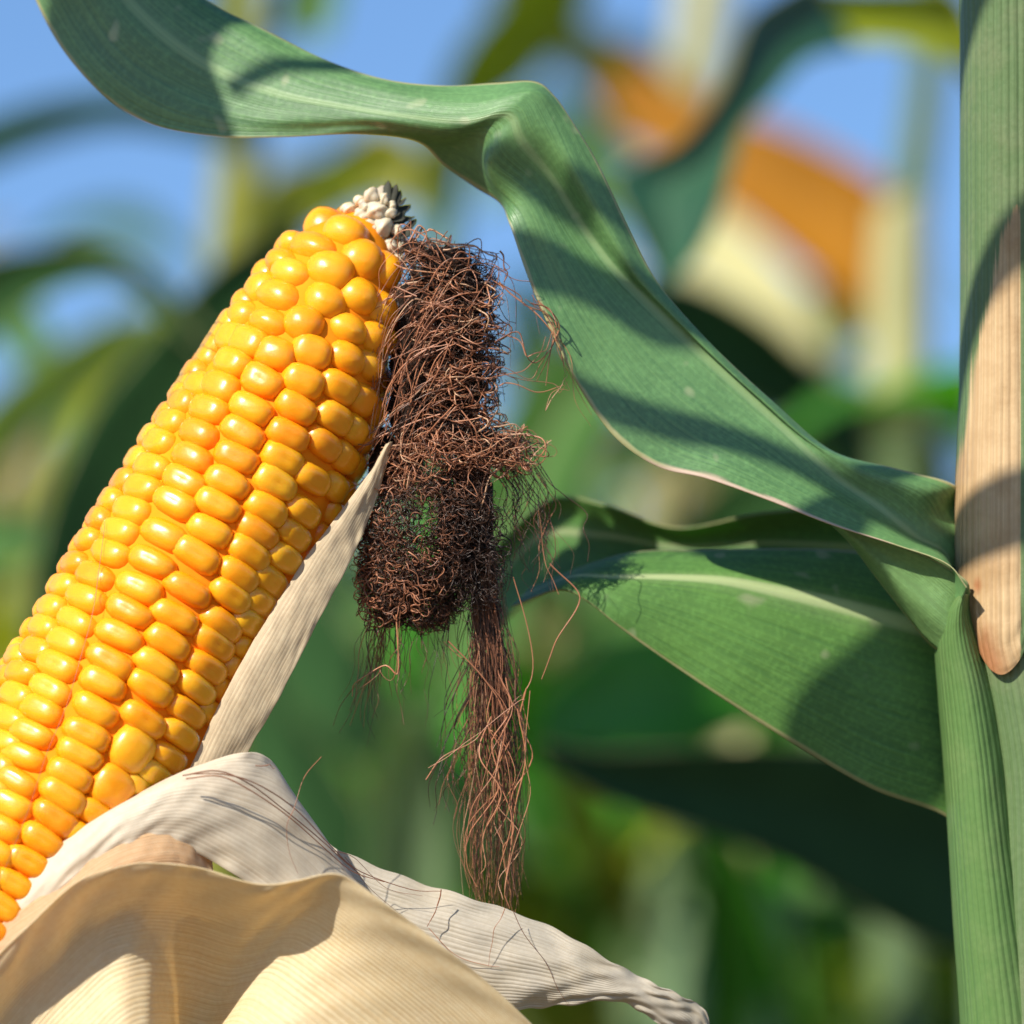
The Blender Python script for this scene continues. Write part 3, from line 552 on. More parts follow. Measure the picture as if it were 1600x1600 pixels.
# added unseen plant; its leaves are shaped to cast shadows on the right-hand leaves
def overhead():
    S_ = .30
    a = P([3150, 300, 0]) + SUN * S_
    root = empty('maize_plant', (a[0], a[1], 0), 'added maize plant outside the frame, unseen, whose leaves cast shadows', 'maize plant')
    tube_loft('stalk', [(a[0], a[1], z) for z in (0, .6, 1.2, 1.7, 2.1)], [.013, .012, .011, .008, .004], M['sheath'], root, 16, 30)
    def ov(cs, z=0):
        rows = []
        for c in cs:
            x0, y0, x1, y1 = c[:4]; zz = c[4] if len(c) > 4 else z
            R = [(x0 + (x1 - x0) * q, y0 + (y1 - y0) * q, zz - 25 * math.sin(q * math.pi)) for q in (0, .25, .5, .75, 1)]
            rows.append([tuple(P(p) + SUN * S_) for p in R])
        sheet('leaf', rows, M['bshade'], root, 70, 11, 0.0003, world=True)
    ov([(3150, -900, 3150, -800), (2200, -1300, 2200, -1050), (1200, -1000, 1250, -700), (500, -500, 650, -300), (220, -220, 400, -60), (60, -120, 345, 60), (20, 20, 340, 110), (20, 160, 375, 190), (150, 300, 400, 260), (300, 400, 420, 380)], -80)
    ov([(3150, -420, 3150, -340), (2400, -500, 2400, -300), (1800, -420, 1800, -220), (1420, -180, 1420, -60), (1150, 160, 1080, 320), (960, 290, 900, 350), (850, 280, 800, 300), (760, 262, 755, 268)], -20)
    ov([(3150, -100, 3150, 0), (2400, -360, 2400, -160), (1700, -230, 1700, -60), (1350, 40, 1320, 200), (1180, 290, 1160, 440), (1060, 400, 1040, 530), (960, 400, 930, 490), (860, 380, 850, 490), (780, 360, 780, 470), (720, 380, 720, 400)], -10)
    ov([(3150, 300, 3150, 380), (2400, 480, 2400, 640), (1700, 760, 1700, 900), (1420, 740, 1400, 830), (1250, 690, 1260, 745), (1120, 655, 1140, 715), (1020, 640, 1040, 706), (940, 617, 950, 680), (880, 600, 885, 610)], 0)
    ov([(3150, 100, 3150, 160), (2400, 200, 2400, 320), (1800, 380, 1800, 500), (1540, 560, 1560, 640), (1420, 740, 1470, 780), (1360, 880, 1440, 900), (1340, 960, 1460, 1000), (1290, 1030, 1470, 1130), (1255, 1080, 1470, 1230), (1235, 1140, 1400, 1290), (1240, 1200, 1300, 1280)], -80)
    ov([(700, -400, 760, -400), (640, -100, 700, -100), (560, 60, 590, 70), (480, 84, 500, 96), (420, 95, 430, 108), (360, 140, 362, 146)], -50)
overhead()

# ------------------------------------------------------------------ the ear
A_ = np.array([-.522, .853]); P_ = np.array([.853, .522]); TAU = math.radians(7)
def perp0(t): return np.interp(t, [-60, 60, 295, 535, 880, 1300], [666, 680, 706, 717, 727, 735])
def rad(t): return np.interp(t, [-60, -20, 10, 45, 110, 200, 295, 400, 535, 880, 1300], [30, 48, 74, 97, 125, 144, 158, 169, 180, 188, 185])
def zax(t): return (t - 500) * math.tan(TAU)
def cobpt(t, th, r):
    """screen-space point on the ear: t along axis (px), th around, r radius"""
    c = t * A_ + perp0(t) * P_
    return np.array([c[0] + r * math.sin(th) * P_[0] - A_[0] * r * math.cos(th) * math.sin(TAU),
                     c[1] + r * math.sin(th) * P_[1] - A_[1] * r * math.cos(th) * math.sin(TAU),
                     zax(t) + r * math.cos(th) * math.cos(TAU)])
def to_cob(x, y):
    v = np.array([x, y]); t0 = v @ A_; pp = v @ P_; t = t0; th = 0
    for _ in range(6):
        r = rad(t) - 6; s = (pp - perp0(t)) / r; th = math.asin(max(-.985, min(.985, s))); t = t0 + r * math.cos(th) * math.sin(TAU)
    return t, th
KZ = []
def zoomk(ox, oy, s, pts): KZ.extend([(ox + p[0] / s, oy + p[1] / s) + tuple(v / s for v in p[2:]) for p in pts])
zoomk(400, 280, 5.333, [(700, 415, 310, 270), (400, 525, 320, 270), (250, 500, 200, 200), (150, 650, 270, 230), (235, 745, 280, 240), (600, 740, 350, 300), (900, 690, 350, 345),
    (130, 930, 310, 260), (570, 1010, 340, 300), (890, 990, 300, 300), (60, 1160, 280, 240), (380, 1190, 300, 300), (800, 1265, 310, 260), (1100, 1130, 240, 280), (1130, 1390, 220, 250),
    (150, 1440, 290, 250), (470, 1430, 330, 260), (1140, 800, 200, 280), (1260, 1300, 180, 220)])
zoomk(0, 0, 2, [(790, 885), (735, 970), (670, 1035), (765, 1060), (625, 1100), (580, 1175), (550, 1245), (515, 1305), (480, 1370), (440, 1340), (700, 905), (655, 970), (600, 1040), (550, 1130), (500, 1190), (470, 1260)])
zoomk(250, 500, 4, [(340, 70), (240, 200), (150, 350), (90, 490), (30, 610), (540, 110), (430, 250), (350, 395), (280, 540), (220, 690), (180, 840), (130, 990), (80, 1130),
    (630, 370), (560, 545), (510, 690), (470, 850), (420, 1005), (360, 1150), (310, 1310), (230, 1460),
    (900, 380), (860, 550), (810, 720), (780, 870), (740, 1020), (680, 1185), (630, 1330), (580, 1460),
    (1190, 250), (1140, 430), (1110, 620), (1050, 790), (970, 1000), (920, 1210), (860, 1360), (800, 1500),
    (1370, 130), (1350, 310), (1290, 520), (1240, 700), (1180, 880), (1120, 1060)])
zoomk(50, 700, 4, [(590, 30), (510, 165), (440, 290), (380, 415), (310, 550), (235, 700), (160, 835), (90, 975), (45, 1100), (0, 1240),
    (720, 95), (660, 230), (590, 365), (520, 500), (460, 635), (370, 780), (310, 920), (250, 1065), (200, 1200), (140, 1345), (90, 1490),
    (810, 525), (740, 700), (660, 860), (600, 1010), (540, 1160), (480, 1320), (440, 1460),
    (1110, 540), (1030, 690), (980, 880), (900, 1050), (860, 1210), (790, 1360), (750, 1500),
    (1310, 800), (1260, 930), (1210, 1110), (1160, 1230), (1110, 1380), (1050, 1510), (1560, 690), (1510, 840), (1450, 980), (1390, 1110)])
zoomk(0, 1000, 4, [(140, 60), (110, 190), (80, 330), (40, 480), (0, 620), (-40, 760), (-80, 900), (350, 145), (290, 280), (240, 420), (180, 570), (130, 710), (90, 870), (50, 1010), (0, 1160), (-50, 1300), (-100, 1440),
    (640, 270), (590, 425), (540, 580), (500, 710), (440, 840), (400, 970), (350, 1110), (270, 1250), (180, 1380), (90, 1520), (10, 1660), (-70, 1800),
    (960, 330), (910, 500), (840, 690, 230, 260), (720, 930, 250, 250), (630, 1100), (540, 1240), (450, 1380), (360, 1520), (1260, 310), (1190, 460), (1150, 600), (1080, 745), (990, 860), (910, 950)])
kern = []
for k in KZ:
    if any(math.hypot(k[0] - q[0], k[1] - q[1]) < 19 for q in kern): continue
    kern.append(k)
KT = []   # t, theta, w, h, radius scale, seen, raise
def ksize(t): return float(np.interp(t, [0, 120, 260, 400, 700, 1300], [58, 62, 64, 68, 74, 72])), float(np.interp(t, [0, 120, 200, 300, 420, 700, 1300], [56, 56, 50, 44, 42, 39, 38]))
for k in kern:
    t, th = to_cob(k[0], k[1]); w, h = ksize(t)
    if len(k) > 2:
        c = max(.75, math.cos(th)); w, h = k[2] / c * 1.02, k[3] * 1.02
    KT.append([t, th, w, h, 1])
hand = list(KT)
# rows continue out of the photo's sight: round the back and below the husk
rr = random.Random(11)
t = 10.0
while t < 1290:
    w, h = ksize(t); R = rad(t); n = max(5, int(round(2 * math.pi * R / (w * 1.0)))); ph = rr.uniform(0, .3) if t < 260 else 0
    for j in range(n):
        th = (j + .5) * 2 * math.pi / n + ph
        th = (th + math.pi) % (2 * math.pi) - math.pi
        tt = t + (0.5 * h if j % 2 else 0) + rr.uniform(-2, 2)
        ok = True
        for q in hand:
            dth = abs((th - q[1] + math.pi) % (2 * math.pi) - math.pi) * R
            if abs(tt - q[0]) < (h + q[3]) * .36 and dth < (w + q[2]) * .36: ok = False; break
        if ok and (t > 120 or math.cos(th) < -.1): KT.append([tt, th, w, h, 0])
    t += h * .97
ear = empty('ear_of_corn', P([-60, 1500, 60]), 'ripe golden ear of corn with its pale husk peeled back and dark dried silk', 'ear of corn')
US, VS = 18, 12
uu = np.linspace(0, 2 * math.pi, US, endpoint=False); vv = np.linspace(-math.pi / 2, math.pi / 2, VS)
SPH = np.array([[math.cos(v) * math.cos(u), math.cos(v) * math.sin(u), math.sin(v)] for v in vv for u in uu])
SF = gridfaces(VS, US, True)
def kernel_geo(t, th, w, h, sd, boxy):
    r = random.Random(sd)
    R = rad(t); dep = 34 if boxy else 38
    c = cobpt(t, th, R - dep * (.94 if boxy else .95) + r.uniform(-2, 2)); c2 = cobpt(t, th, R + 20)
    nrm = c2 - c; nrm /= np.linalg.norm(nrm)
    e2 = cobpt(t + 6, th, R) - cobpt(t - 6, th, R); e2 -= nrm * (e2 @ nrm); e2 /= np.linalg.norm(e2); e1 = np.cross(nrm, e2)
    a = r.uniform(-.07, .07); e1, e2 = e1 * math.cos(a) + e2 * math.sin(a), e2 * math.cos(a) - e1 * math.sin(a)
    p = (3.0 if boxy else 2.2) + r.uniform(-.15, .2)
    S = SPH / (np.abs(SPH) ** p).sum(1, keepdims=True) ** (1 / p)
    x, y, z = S[:, 0] * w * .575 * r.uniform(.96, 1.04), S[:, 1] * h * .575 * r.uniform(.95, 1.05), S[:, 2] * dep
    z = z + (np.exp(-((x / (w * .25)) ** 2 + (y / (h * .22)) ** 2)) * -r.uniform(0, 3.2) * (S[:, 2] > 0) if boxy else 0)
    x = x * (1 + .08 * r.uniform(-1, 1) * S[:, 1]); y = y * (1 + .10 * r.uniform(-1, 1) * S[:, 0])
    V = c + x[:, None] * e1 + y[:, None] * e2 + z[:, None] * nrm
    tr = r.random()
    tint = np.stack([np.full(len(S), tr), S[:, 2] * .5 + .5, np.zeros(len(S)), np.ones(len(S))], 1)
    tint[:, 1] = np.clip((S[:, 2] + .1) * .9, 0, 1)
    return V, tint
score = []
for i, k in enumerate(KT):
    p = cobpt(k[0], k[1], rad(k[0]))
    vis = k[4] and -10 < p[0] < 1600 and p[1] < 1400 and (p[1] < 1210 or p[0] < 230)
    score.append((k[2] * k[3] * math.cos(k[1]) if vis else -1, i))
best = set(i for s, i in sorted(score, reverse=True)[:100])
kroot = ear
RV, RF, RT_, off = [], [], [], 0
for i, k in enumerate(KT):
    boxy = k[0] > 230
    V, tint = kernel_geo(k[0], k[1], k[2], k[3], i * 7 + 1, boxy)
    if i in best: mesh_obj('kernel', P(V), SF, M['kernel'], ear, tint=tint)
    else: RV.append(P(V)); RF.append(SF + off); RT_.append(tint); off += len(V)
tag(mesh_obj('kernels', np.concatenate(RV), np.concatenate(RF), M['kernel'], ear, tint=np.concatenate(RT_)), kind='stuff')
# cob core
ts = np.linspace(-30, 1320, 60); ths = np.linspace(-math.pi, math.pi, 40, endpoint=False)
mesh_obj('cob', P(np.array([[cobpt(t, a, rad(t) - (17 if t > 60 else 17 + (60 - t) * .2)) for a in ths] for t in ts])), gridfaces(60, 40, True), M['cob'], ear)
# shank to the parent stalk
tube_loft('shank', [P(cobpt(1260, 0, 0)), P(cobpt(1420, 0, 0)), P([-230, 1750, 150]), P([-300, 1850, 120])], [.012, .009, .009, .010], M['sheath'], ear, 16, 20)
# barren tip with shrunken white kernels
tipm = []; tf = []; off = 0
r = random.Random(5)
TIPK = [(545, 326, 13), (562, 314, 12), (580, 306, 14), (600, 312, 14), (566, 336, 17), (588, 330, 18), (610, 334, 15), (552, 350, 14), (575, 356, 18), (598, 356, 18), (620, 360, 14), (585, 380, 19), (608, 384, 18), (628, 384, 13), (600, 404, 17), (622, 408, 15), (523, 380, 10), (532, 386, 8), (570, 322, 9), (598, 344, 8), (612, 320, 10), (592, 368, 9)]
for (x, y, s) in TIPK:
    tt, th = to_cob(x, y); z = 25 * math.sqrt(max(0, 1 - ((x - 592) / 50) ** 2)) + zax(0)
    if x < 540: z += 45
    S = SPH.copy(); s *= r.uniform(.6, 1.1); dirn = 1 + .16 * np.sin(S @ np.array([r.uniform(2, 5), r.uniform(2, 5), r.uniform(2, 5)]) + r.uniform(0, 6))
    V = np.array([x, y, z]) + S * dirn[:, None] * s * np.array([r.uniform(.8, 1.1), r.uniform(.8, 1.2), .9]); tipm.append(P(V)); tf.append(SF + off); off += len(V)
mesh_obj('barren_tip', np.concatenate(tipm), np.concatenate(tf), M['white'], ear)
core = np.array([590, 350, zax(0) - 6]) + SPH * np.array([30, 62, 26]); core[:, 0] += (350 - core[:, 1]) * .18
mesh_obj('tip_core', P(core), SF, plain('tip_core', (0.45, 0.38, 0.28), .7), ear)
# dark withered point
bv = []; bf = []; off = 0
for k, (x0, y0, x1, y1, w) in enumerate([(600, 325, 607, 284, 12), (606, 325, 620, 290, 9), (612, 330, 626, 298, 8), (618, 340, 642, 318, 10), (622, 350, 648, 335, 9), (614, 322, 634, 308, 8), (590, 318, 602, 292, 8), (624, 365, 650, 345, 10)]):
    n = 10; s = np.linspace(0, 1, n)
    C = np.stack([x0 + (x1 - x0) * s, y0 + (y1 - y0) * s + 3 * np.sin(s * 4 + k), zax(0) + 16 - 20 * s + 4 * np.sin(k + s * 3)], 1)
    an = np.arange(8) * math.pi / 4; ww = 1.5 * w * (1 - s) ** .7 * (1 + .2 * np.sin(s * 9 + k))
    V = C[:, None] + ww[:, None, None] * np.stack([np.cos(an), .4 * np.sin(an), .7 * np.sin(an)], 1)[None]
    bv.append(P(V.reshape(-1, 3))); bf.append(gridfaces(n, 8, True) + off); off += n * 8
mesh_obj('withered_point', np.concatenate(bv), np.concatenate(bf), M['black'], ear)

# ---- husk
# straight strip right of the cob
H1 = []
for (lx, ly, rx, ry) in [(604, 694, 612, 690), (578, 738, 594, 760), (530, 802, 568, 830), (480, 868, 540, 890), (428, 950, 500, 965), (380, 1030, 462, 1040), (338, 1110, 425, 1110), (298, 1198, 384, 1182), (262, 1270, 350, 1270), (230, 1340, 320, 1350)]:
    a = np.array([lx, ly]); b = np.array([rx, ry]); q = lambda f: tuple(a + (b - a) * f)
    tt_, th_ = to_cob(*a); z = zax(tt_) + rad(tt_) * max(.45, math.cos(th_)) + 14
    H1.append([(*q(0), z), (*q(.3), z + 3), (*q(.6), z - 2), (*q(.85), z - 8), (*q(1), z - 12)])
sheet('husk_leaf', H1, M['husk_g'], ear, 90, 25, 0.0003, crumple=.6, seed=31)
# white leaf folded back over the ear's base
HW = [
    [(-90, 1560, 260), (-100, 1530, 230), (-110, 1500, 190), (-120, 1470, 140)],
    [(0, 1480, 290), (-6, 1450, 285), (-14, 1425, 250), (-20, 1410, 190)],
    [(70, 1410, 300), (65, 1380, 298), (58, 1352, 270), (55, 1342, 215)],
    [(150, 1345, 305), (148, 1315, 305), (142, 1288, 285), (145, 1284, 235)],
    [(215, 1316, 300), (222, 1280, 300), (224, 1245, 285), (232, 1232, 240)],
    [(270, 1318, 285), (290, 1270, 290), (296, 1222, 275), (306, 1198, 240)],
    [(330, 1345, 265), (350, 1290, 270), (362, 1225, 255), (380, 1176, 225)],
    [(400, 1390, 245), (420, 1330, 240), (436, 1250, 220), (420, 1186, 190)],
    [(470, 1450, 225), (490, 1390, 210), (500, 1310, 180), (455, 1235, 150)],
    [(550, 1530, 205), (565, 1470, 180), (560, 1390, 150), (515, 1325, 120)],
    [(640, 1640, 185), (650, 1580, 160), (650, 1500, 130), (590, 1420, 90)],
]
sheet('husk_leaf', [[(a, b, c - 32 * min(1, c / 200)) for a, b, c in r_] for r_ in HW], M['husk_w'], ear, 150, 41, 0.00028, ripple=1.5, rip_f=7, crumple=.5, seed=5)
# its outer side, warm and lit through, under the white fold
HO = []
for (x, y, z) in [(-110, 1560, 245), (-20, 1462, 262), (82, 1388, 268), (165, 1326, 270), (235, 1302, 264), (288, 1304, 244), (330, 1332, 205)]:
    HO.append([(x, y, z), (x + 4, y + 55, z + 16), (x + 8, y + 120, z - 60), (x + 14, y + 260, z - 190)])
sheet('husk_leaf', HO, M['husk_o'], ear, 90, 41, 0.0003, crumple=.5, seed=8)
# grey leaf running off to the lower right
HG = [
    [(420, 1500, 60), (440, 1430, 80), (455, 1360, 70), (470, 1290, 40)],
    [(520, 1530, 70), (525, 1460, 90), (530, 1390, 80), (535, 1330, 55)],
    [(640, 1560, 80), (640, 1500, 96), (640, 1430, 90), (640, 1374, 60)],
    [(740, 1580, 86), (742, 1530, 100), (746, 1460, 92), (752, 1408, 60)],
    [(810, 1578, 80), (830, 1540, 96), (850, 1490, 88), (868, 1452, 60)],
    [(880, 1570, 70), (905, 1550, 84), (930, 1520, 80), (955, 1502, 60)],
    [(965, 1564, 60), (980, 1556, 74), (1000, 1545, 70), (1018, 1535, 55)],
    [(1015, 1590, 50), (1035, 1585, 60), (1055, 1570, 60), (1072, 1560, 48)],
    [(1060, 1625, 30), (1075, 1620, 40), (1095, 1600, 40), (1106, 1588, 30)],
    [(1085, 1690, 10), (1095, 1690, 12), (1105, 1685, 12), (1118, 1680, 10)],
]
sheet('husk_leaf', [[(a, b, c - 32 * min(1, c / 200)) for a, b, c in r_] for r_ in HG], M['husk_d'], ear, 160, 41, 0.00028, ripple=5, rip_f=5, seed=3, crumple=1.1, edge=1.5)
# big cupped front leaf with a rolled lip
C0 = np.array([262.0, 1760.0]); HF = []
for (x, y, z, zi, up) in [(-150, 1800, 300, 240, 60), (-110, 1640, 330, 240, 70), (-40, 1535, 345, 240, 80), (40, 1450, 350, 238, 85), (120, 1378, 350, 230, 90), (200, 1351, 345, 215, 70), (262, 1350, 340, 180, 20), (320, 1358, 338, 140, -20),
                      (405, 1382, 345, 130, -20), (465, 1376, 350, 160, -10), (530, 1366, 352, 205, 0), (610, 1418, 350, 255, 0), (700, 1485, 335, 270, 0), (800, 1570, 305, 265, 0), (900, 1680, 275, 250, 0), (960, 1800, 260, 230, 0)]:
    o_ = np.array([x, y], float); sec = []
    for f, q, b_ in ((1, 1, 0), (.965, .90, 0), (.90, .66, 0), (.80, .36, 0), (.66, .12, .3), (.48, 0, .8), (.3, 0, 1), (.12, 0, 1)):
        c = C0 + (o_ - C0) * f
        sec.append((c[0], c[1], zi + (z - zi) * q + up * b_))
    HF.append(sec)
sheet('husk_leaf', HF, M['husk'], ear, 260, 121, 0.00026, crumple=.8, ripple=1.2, rip_f=6, seed=2)

# ---- silk
def blob_sdf(p, sph):
    d = np.full(p.shape[:-1], 1e9); nrm = np.zeros_like(p)
    for (x, y, z, rx, ry, rz) in sph:
        q = (p - np.array([x, y, z])) / np.array([rx, ry, rz]); L = np.linalg.norm(q, axis=-1) + 1e-9
        dd = (L - 1) * min(rx, ry, rz); n = q / L[..., None]
        m = dd < d; d = np.where(m, dd, d); nrm = np.where(m[..., None], n, nrm)
    return d, nrm
def wander(n, steps, step, curl, sph, lo, hi, front=0.7, seed=1, bias=None, flat=1.0):
    g_ = np.random.default_rng(seed)
    c = np.array(sph); k = g_.choice(len(c), n, p=(c[:, 3] * c[:, 4]) / (c[:, 3] * c[:, 4]).sum())
    v = g_.normal(size=(n, 3)); v[:, 2] = np.where(g_.random(n) < front, np.abs(v[:, 2]), v[:, 2]); v /= np.linalg.norm(v, axis=1, keepdims=True)
    p = c[k, :3] + v * c[k, 3:]
    d = g_.normal(size=(n, 3)); d /= np.linalg.norm(d, axis=1, keepdims=True)
    turn = g_.normal(size=(n, 3)) * curl; out = [p.copy()]
    for s in range(steps - 1):
        turn = turn * .82 + g_.normal(size=(n, 3)) * curl * .55
        d = d + np.cross(turn, d)
        d[:, 1] *= flat
        sd, nr = blob_sdf(p, sph)
        d = d - nr * np.clip(sd - hi, 0, 20)[:, None] * .12 + nr * np.clip(lo - sd, 0, 20)[:, None] * .12
        d /= np.linalg.norm(d, axis=1, keepdims=True); p = p + d * step; out.append(p.copy())
    return np.stack(out, 1)
def clump(paths, keep, seed=0):
    g_ = np.random.default_rng(seed); m = paths.mean(axis=1); f = np.zeros(len(m))
    for q in range(5): f += np.sin(m @ (g_.normal(size=3) * (.03 + .012 * q)) + g_.uniform(0, 6))
    return paths[np.argsort(f + g_.normal(size=len(m)) * .5)[-int(len(m) * keep):]]
def silk(name, sets):
    VV, FF, TT, off = [], [], [], 0
    for paths, rpx, tint in sets:
        n, m, _ = paths.shape; g_ = np.random.default_rng(n * m)
        rad_ = np.broadcast_to(rpx, (n,)) * g_.uniform(.5, 1.2, n) * UPX
        V, F = tubes(P(paths), rad_, 4, .45); VV.append(V); FF.append(F + off); off += len(V)
        tv = np.clip(g_.normal(tint[0], tint[1], n), 0, 1) if isinstance(tint, tuple) else tint
        TT.append(np.repeat(tv, m * 4))
    return mesh_obj(name, np.concatenate(VV), np.concatenate(FF), M['silk'], ear, tint=np.concatenate(TT))
def hero(pts, n=26, jit=0, seed=0):
    c = spline(np.array(pts, float), n)
    if jit:
        g_ = np.random.default_rng(seed); w = g_.normal(size=(6, 3)) * jit; c = c + spline(w, n)
    return c
def lump(name, sph, mat, amp=.16, seed=1):
    g_ = np.random.default_rng(seed); VV, FF, off = [], [], 0
    nu_, nv_ = 40, 26
    u = np.linspace(0, 2 * math.pi, nu_, endpoint=False); v = np.linspace(-math.pi / 2, math.pi / 2, nv_)
    S = np.array([[math.cos(b) * math.cos(a), math.sin(b), math.cos(b) * math.sin(a)] for b in v for a in u])
    for s in sph:
        w = np.ones(len(S))
        for q in range(7):
            w += amp / (1 + q * .4) * np.sin(S @ (g_.normal(size=3) * (2.5 + 2.2 * q)) + g_.uniform(0, 6))
        V = np.array(s[:3]) + S * w[:, None] * np.array(s[3:]); VV.append(P(V)); FF.append(gridfaces(nv_, nu_, True) + off); off += len(V)
    return mesh_obj(name, np.concatenate(VV), np.concatenate(FF), mat, ear)
DARK = [(602, 722, -12, 24, 52, 20), (655, 520, -8, 36, 90, 30), (640, 640, -10, 34, 80, 30), (655, 600, 0, 44, 80, 34)]  # dark lumps standing in for the shade between silk and cob
UPM = [(648, 392, 8, 20, 22, 20), (694, 418, 12, 54, 36, 36), (730, 455, 14, 42, 44, 36), (716, 520, 15, 52, 60, 40), (722, 600, 12, 50, 62, 42), (705, 668, 12, 62, 46, 42), (760, 702, 18, 66, 28, 32), (640, 705, 4, 26, 44, 26)]
NEST = [(658, 850, 20, 90, 106, 56), (616, 905, 15, 50, 66, 40), (668, 925, 16, 50, 56, 36), (722, 790, 20, 40, 66, 40)]
lump('silk_core_shade', [(a, b, c - 4, d * .74, e * .8, f * .7) for a, b, c, d, e, f in UPM] + DARK + [(738, 800, 12, 26, 105, 24), (712, 840, 6, 26, 70, 22)], M['core'], .12, 3)  # dark inner mass of the silk, plus the lumps for the gap's shade
silk('silk_tangle', [
    (wander(1000, 14, 5.5, .28, UPM, -14, 1, .85, 1), .8, (.16, .13)),
    (wander(260, 16, 5.0, .25, DARK, -3, 2, .95, 41), .75, (.13, .1)),
    (clump(wander(60, 30, 6, .08, DARK, 1, 10, .97, 42), .5, 9), 1.1, (.7, .12)),
    (clump(wander(300, 24, 6.0, .2, UPM, -3, 5, .97, 31, None, .93), .45, 1), .9, (.28, .16)),
    (clump(wander(190, 34, 6.5, .08, UPM, 2, 12, .97, 2, None, .86), .36, 2), 1.2, (.66, .2)),
    (wander(46, 34, 6.5, .05, UPM, 3, 18, .97, 12, None, .9), 1.2, (.8, .14)),
    (clump(wander(260, 26, 6.0, .12, UPM[1:5], 0, 9, .97, 8, None, .88), .32, 3), 1.1, (.6, .2)),
    (wander(130, 24, 6.0, .14, [(735, 705, 30, 95, 30, 40), (660, 735, 24, 60, 30, 30)], -4, 10, .95, 5), 1.1, (.62, .14)),
])
silk('silk_nest', [
    (wander(2000, 20, 5.0, .30, NEST, -10, 2, .6, 3), .85, (.27, .16)),
    (wander(170, 18, 4.5, .4, [(612, 800, 40, 34, 60, 22), (600, 900, 34, 40, 60, 24), (650, 900, 60, 40, 60, 20), (590, 945, 30, 26, 34, 20)], -6, 3, .95, 4), 1.25, (.6, .12)),
    (wander(420, 16, 4.5, .3, [(730, 860, 45, 55, 90, 20)], -10, 4, .9, 6), .8, (.12, .08)),
])
# hanging tail
g_ = np.random.default_rng(21); TL = []
for i in range(330):
    a = g_.uniform(-1, 1); b = g_.uniform(-1, 1); dr = g_.normal() * .25; e = min(1.03, g_.uniform(.62, 1.12)) + g_.uniform(-.05, .03)
    pts = []
    for (y, cx, w) in [(730, 738, 28), (820, 748, 18), (900, 753, 16), (1000, 758, 18), (1100, 766, 27), (1200, 771, 36), (1300, 773, 40), (1400, 776, 34)]:
        yy = 730 + (y - 730) * e; pts.append((cx + (a + dr * (y - 730) / 900) * w + g_.normal() * 5.5 * (y > 880) * (1 + .6 * (y > 1050)), yy, 8 + b * w * .6 + g_.normal() * 2))
    TL.append(spline(np.array(pts), 36))
TL = np.array(TL)
RED = [[(822, 1076), (812, 1130), (830, 1180), (800, 1240), (806, 1300), (790, 1330), (800, 1400)], [(700, 1000), (760, 1060), (790, 1120), (775, 1200), (740, 1260), (725, 1330)],
    [(790, 1060), (800, 1110), (770, 1160), (780, 1230), (735, 1300), (730, 1350), (745, 1385)], [(665, 1205), (720, 1170), (790, 1110), (815, 1085)], [(770, 1080), (760, 1130), (790, 1180), (795, 1260), (768, 1310)],
    [(810, 1110), (820, 1190), (800, 1290), (790, 1380), (800, 1420)], [(760, 1130), (785, 1220), (760, 1290), (750, 1370)], [(800, 1150), (780, 1210), (800, 1280), (780, 1360), (772, 1400)]]
silk('silk_tail', [(TL[:190], .8, (.27, .12)), (TL[190:300], .9, (.6, .15)), (np.array([hero([(x, y, 48 + 6 * math.sin(i + y * .02)) for x, y in p], 36, 2 if i < 8 else 10, i) for i, p in enumerate(RED * 2)]), 1.05, (.72, .12))])
# single strands that stand out
HS = [
    [(655, 440), (620, 450), (604, 480), (600, 520)], [(650, 500), (610, 540), (590, 600), (570, 640)], [(720, 520), (650, 555), (610, 600), (595, 650), (590, 690), (570, 730)],
    [(700, 545), (640, 570), (628, 620), (600, 660), (580, 700)], [(625, 620), (622, 650), (600, 690)], [(690, 650), (640, 660), (580, 690), (530, 735), (505, 775), (480, 840), (455, 920)],
    [(640, 690), (600, 700), (575, 740), (550, 765), (527, 780)], [(780, 440), (800, 460), (830, 480), (850, 500), (868, 530), (880, 570)], [(785, 395), (790, 420), (786, 440)],
    [(782, 520), (810, 530), (825, 560), (850, 545), (862, 520)], [(775, 590), (810, 580), (840, 560), (855, 525)], [(780, 600), (800, 600), (850, 610), (880, 600)],
    [(820, 690), (790, 720), (760, 760), (752, 800), (758, 812)], [(740, 700), (728, 750), (722, 770), (716, 776)], [(860, 690), (830, 720), (800, 725), (760, 760)],
    [(640, 730), (625, 780), (612, 830), (600, 880)], [(615, 770), (610, 850), (625, 900), (622, 950)], [(700, 420), (660, 400), (640, 385), (630, 360), (642, 345)], [(640, 380), (655, 350), (660, 372), (650, 400)],
    [(645, 460), (600, 470), (585, 510)], [(700, 370), (670, 360), (650, 375)], [(760, 520), (700, 515), (660, 530)], [(782, 515), (720, 512), (670, 520), (625, 560)],
    [(830, 460), (862, 500), (870, 550), (900, 600), (925, 650)], [(850, 640), (880, 600), (885, 585)], [(840, 470), (856, 480), (870, 510), (860, 540), (850, 600)],
    [(610, 650), (560, 690), (530, 720)], [(700, 480), (660, 470), (630, 490), (612, 530), (610, 560)], [(625, 600), (628, 580), (627, 560)],
    [(620, 960), (622, 1050), (600, 1040), (560, 1070), (552, 1090)], [(580, 960), (560, 1030), (555, 1100)], [(860, 880), (905, 930), (870, 1000), (850, 1060)], [(800, 900), (822, 980), (830, 1060), (815, 1100), (826, 1140)], [(872, 930), (850, 870), (840, 800)],
]
FS = [np.array(hero([(x, y, 62 - abs(x - 700) * .16) for x, y in p], 26, 2.2, i)) for i, p in enumerate(HS)]
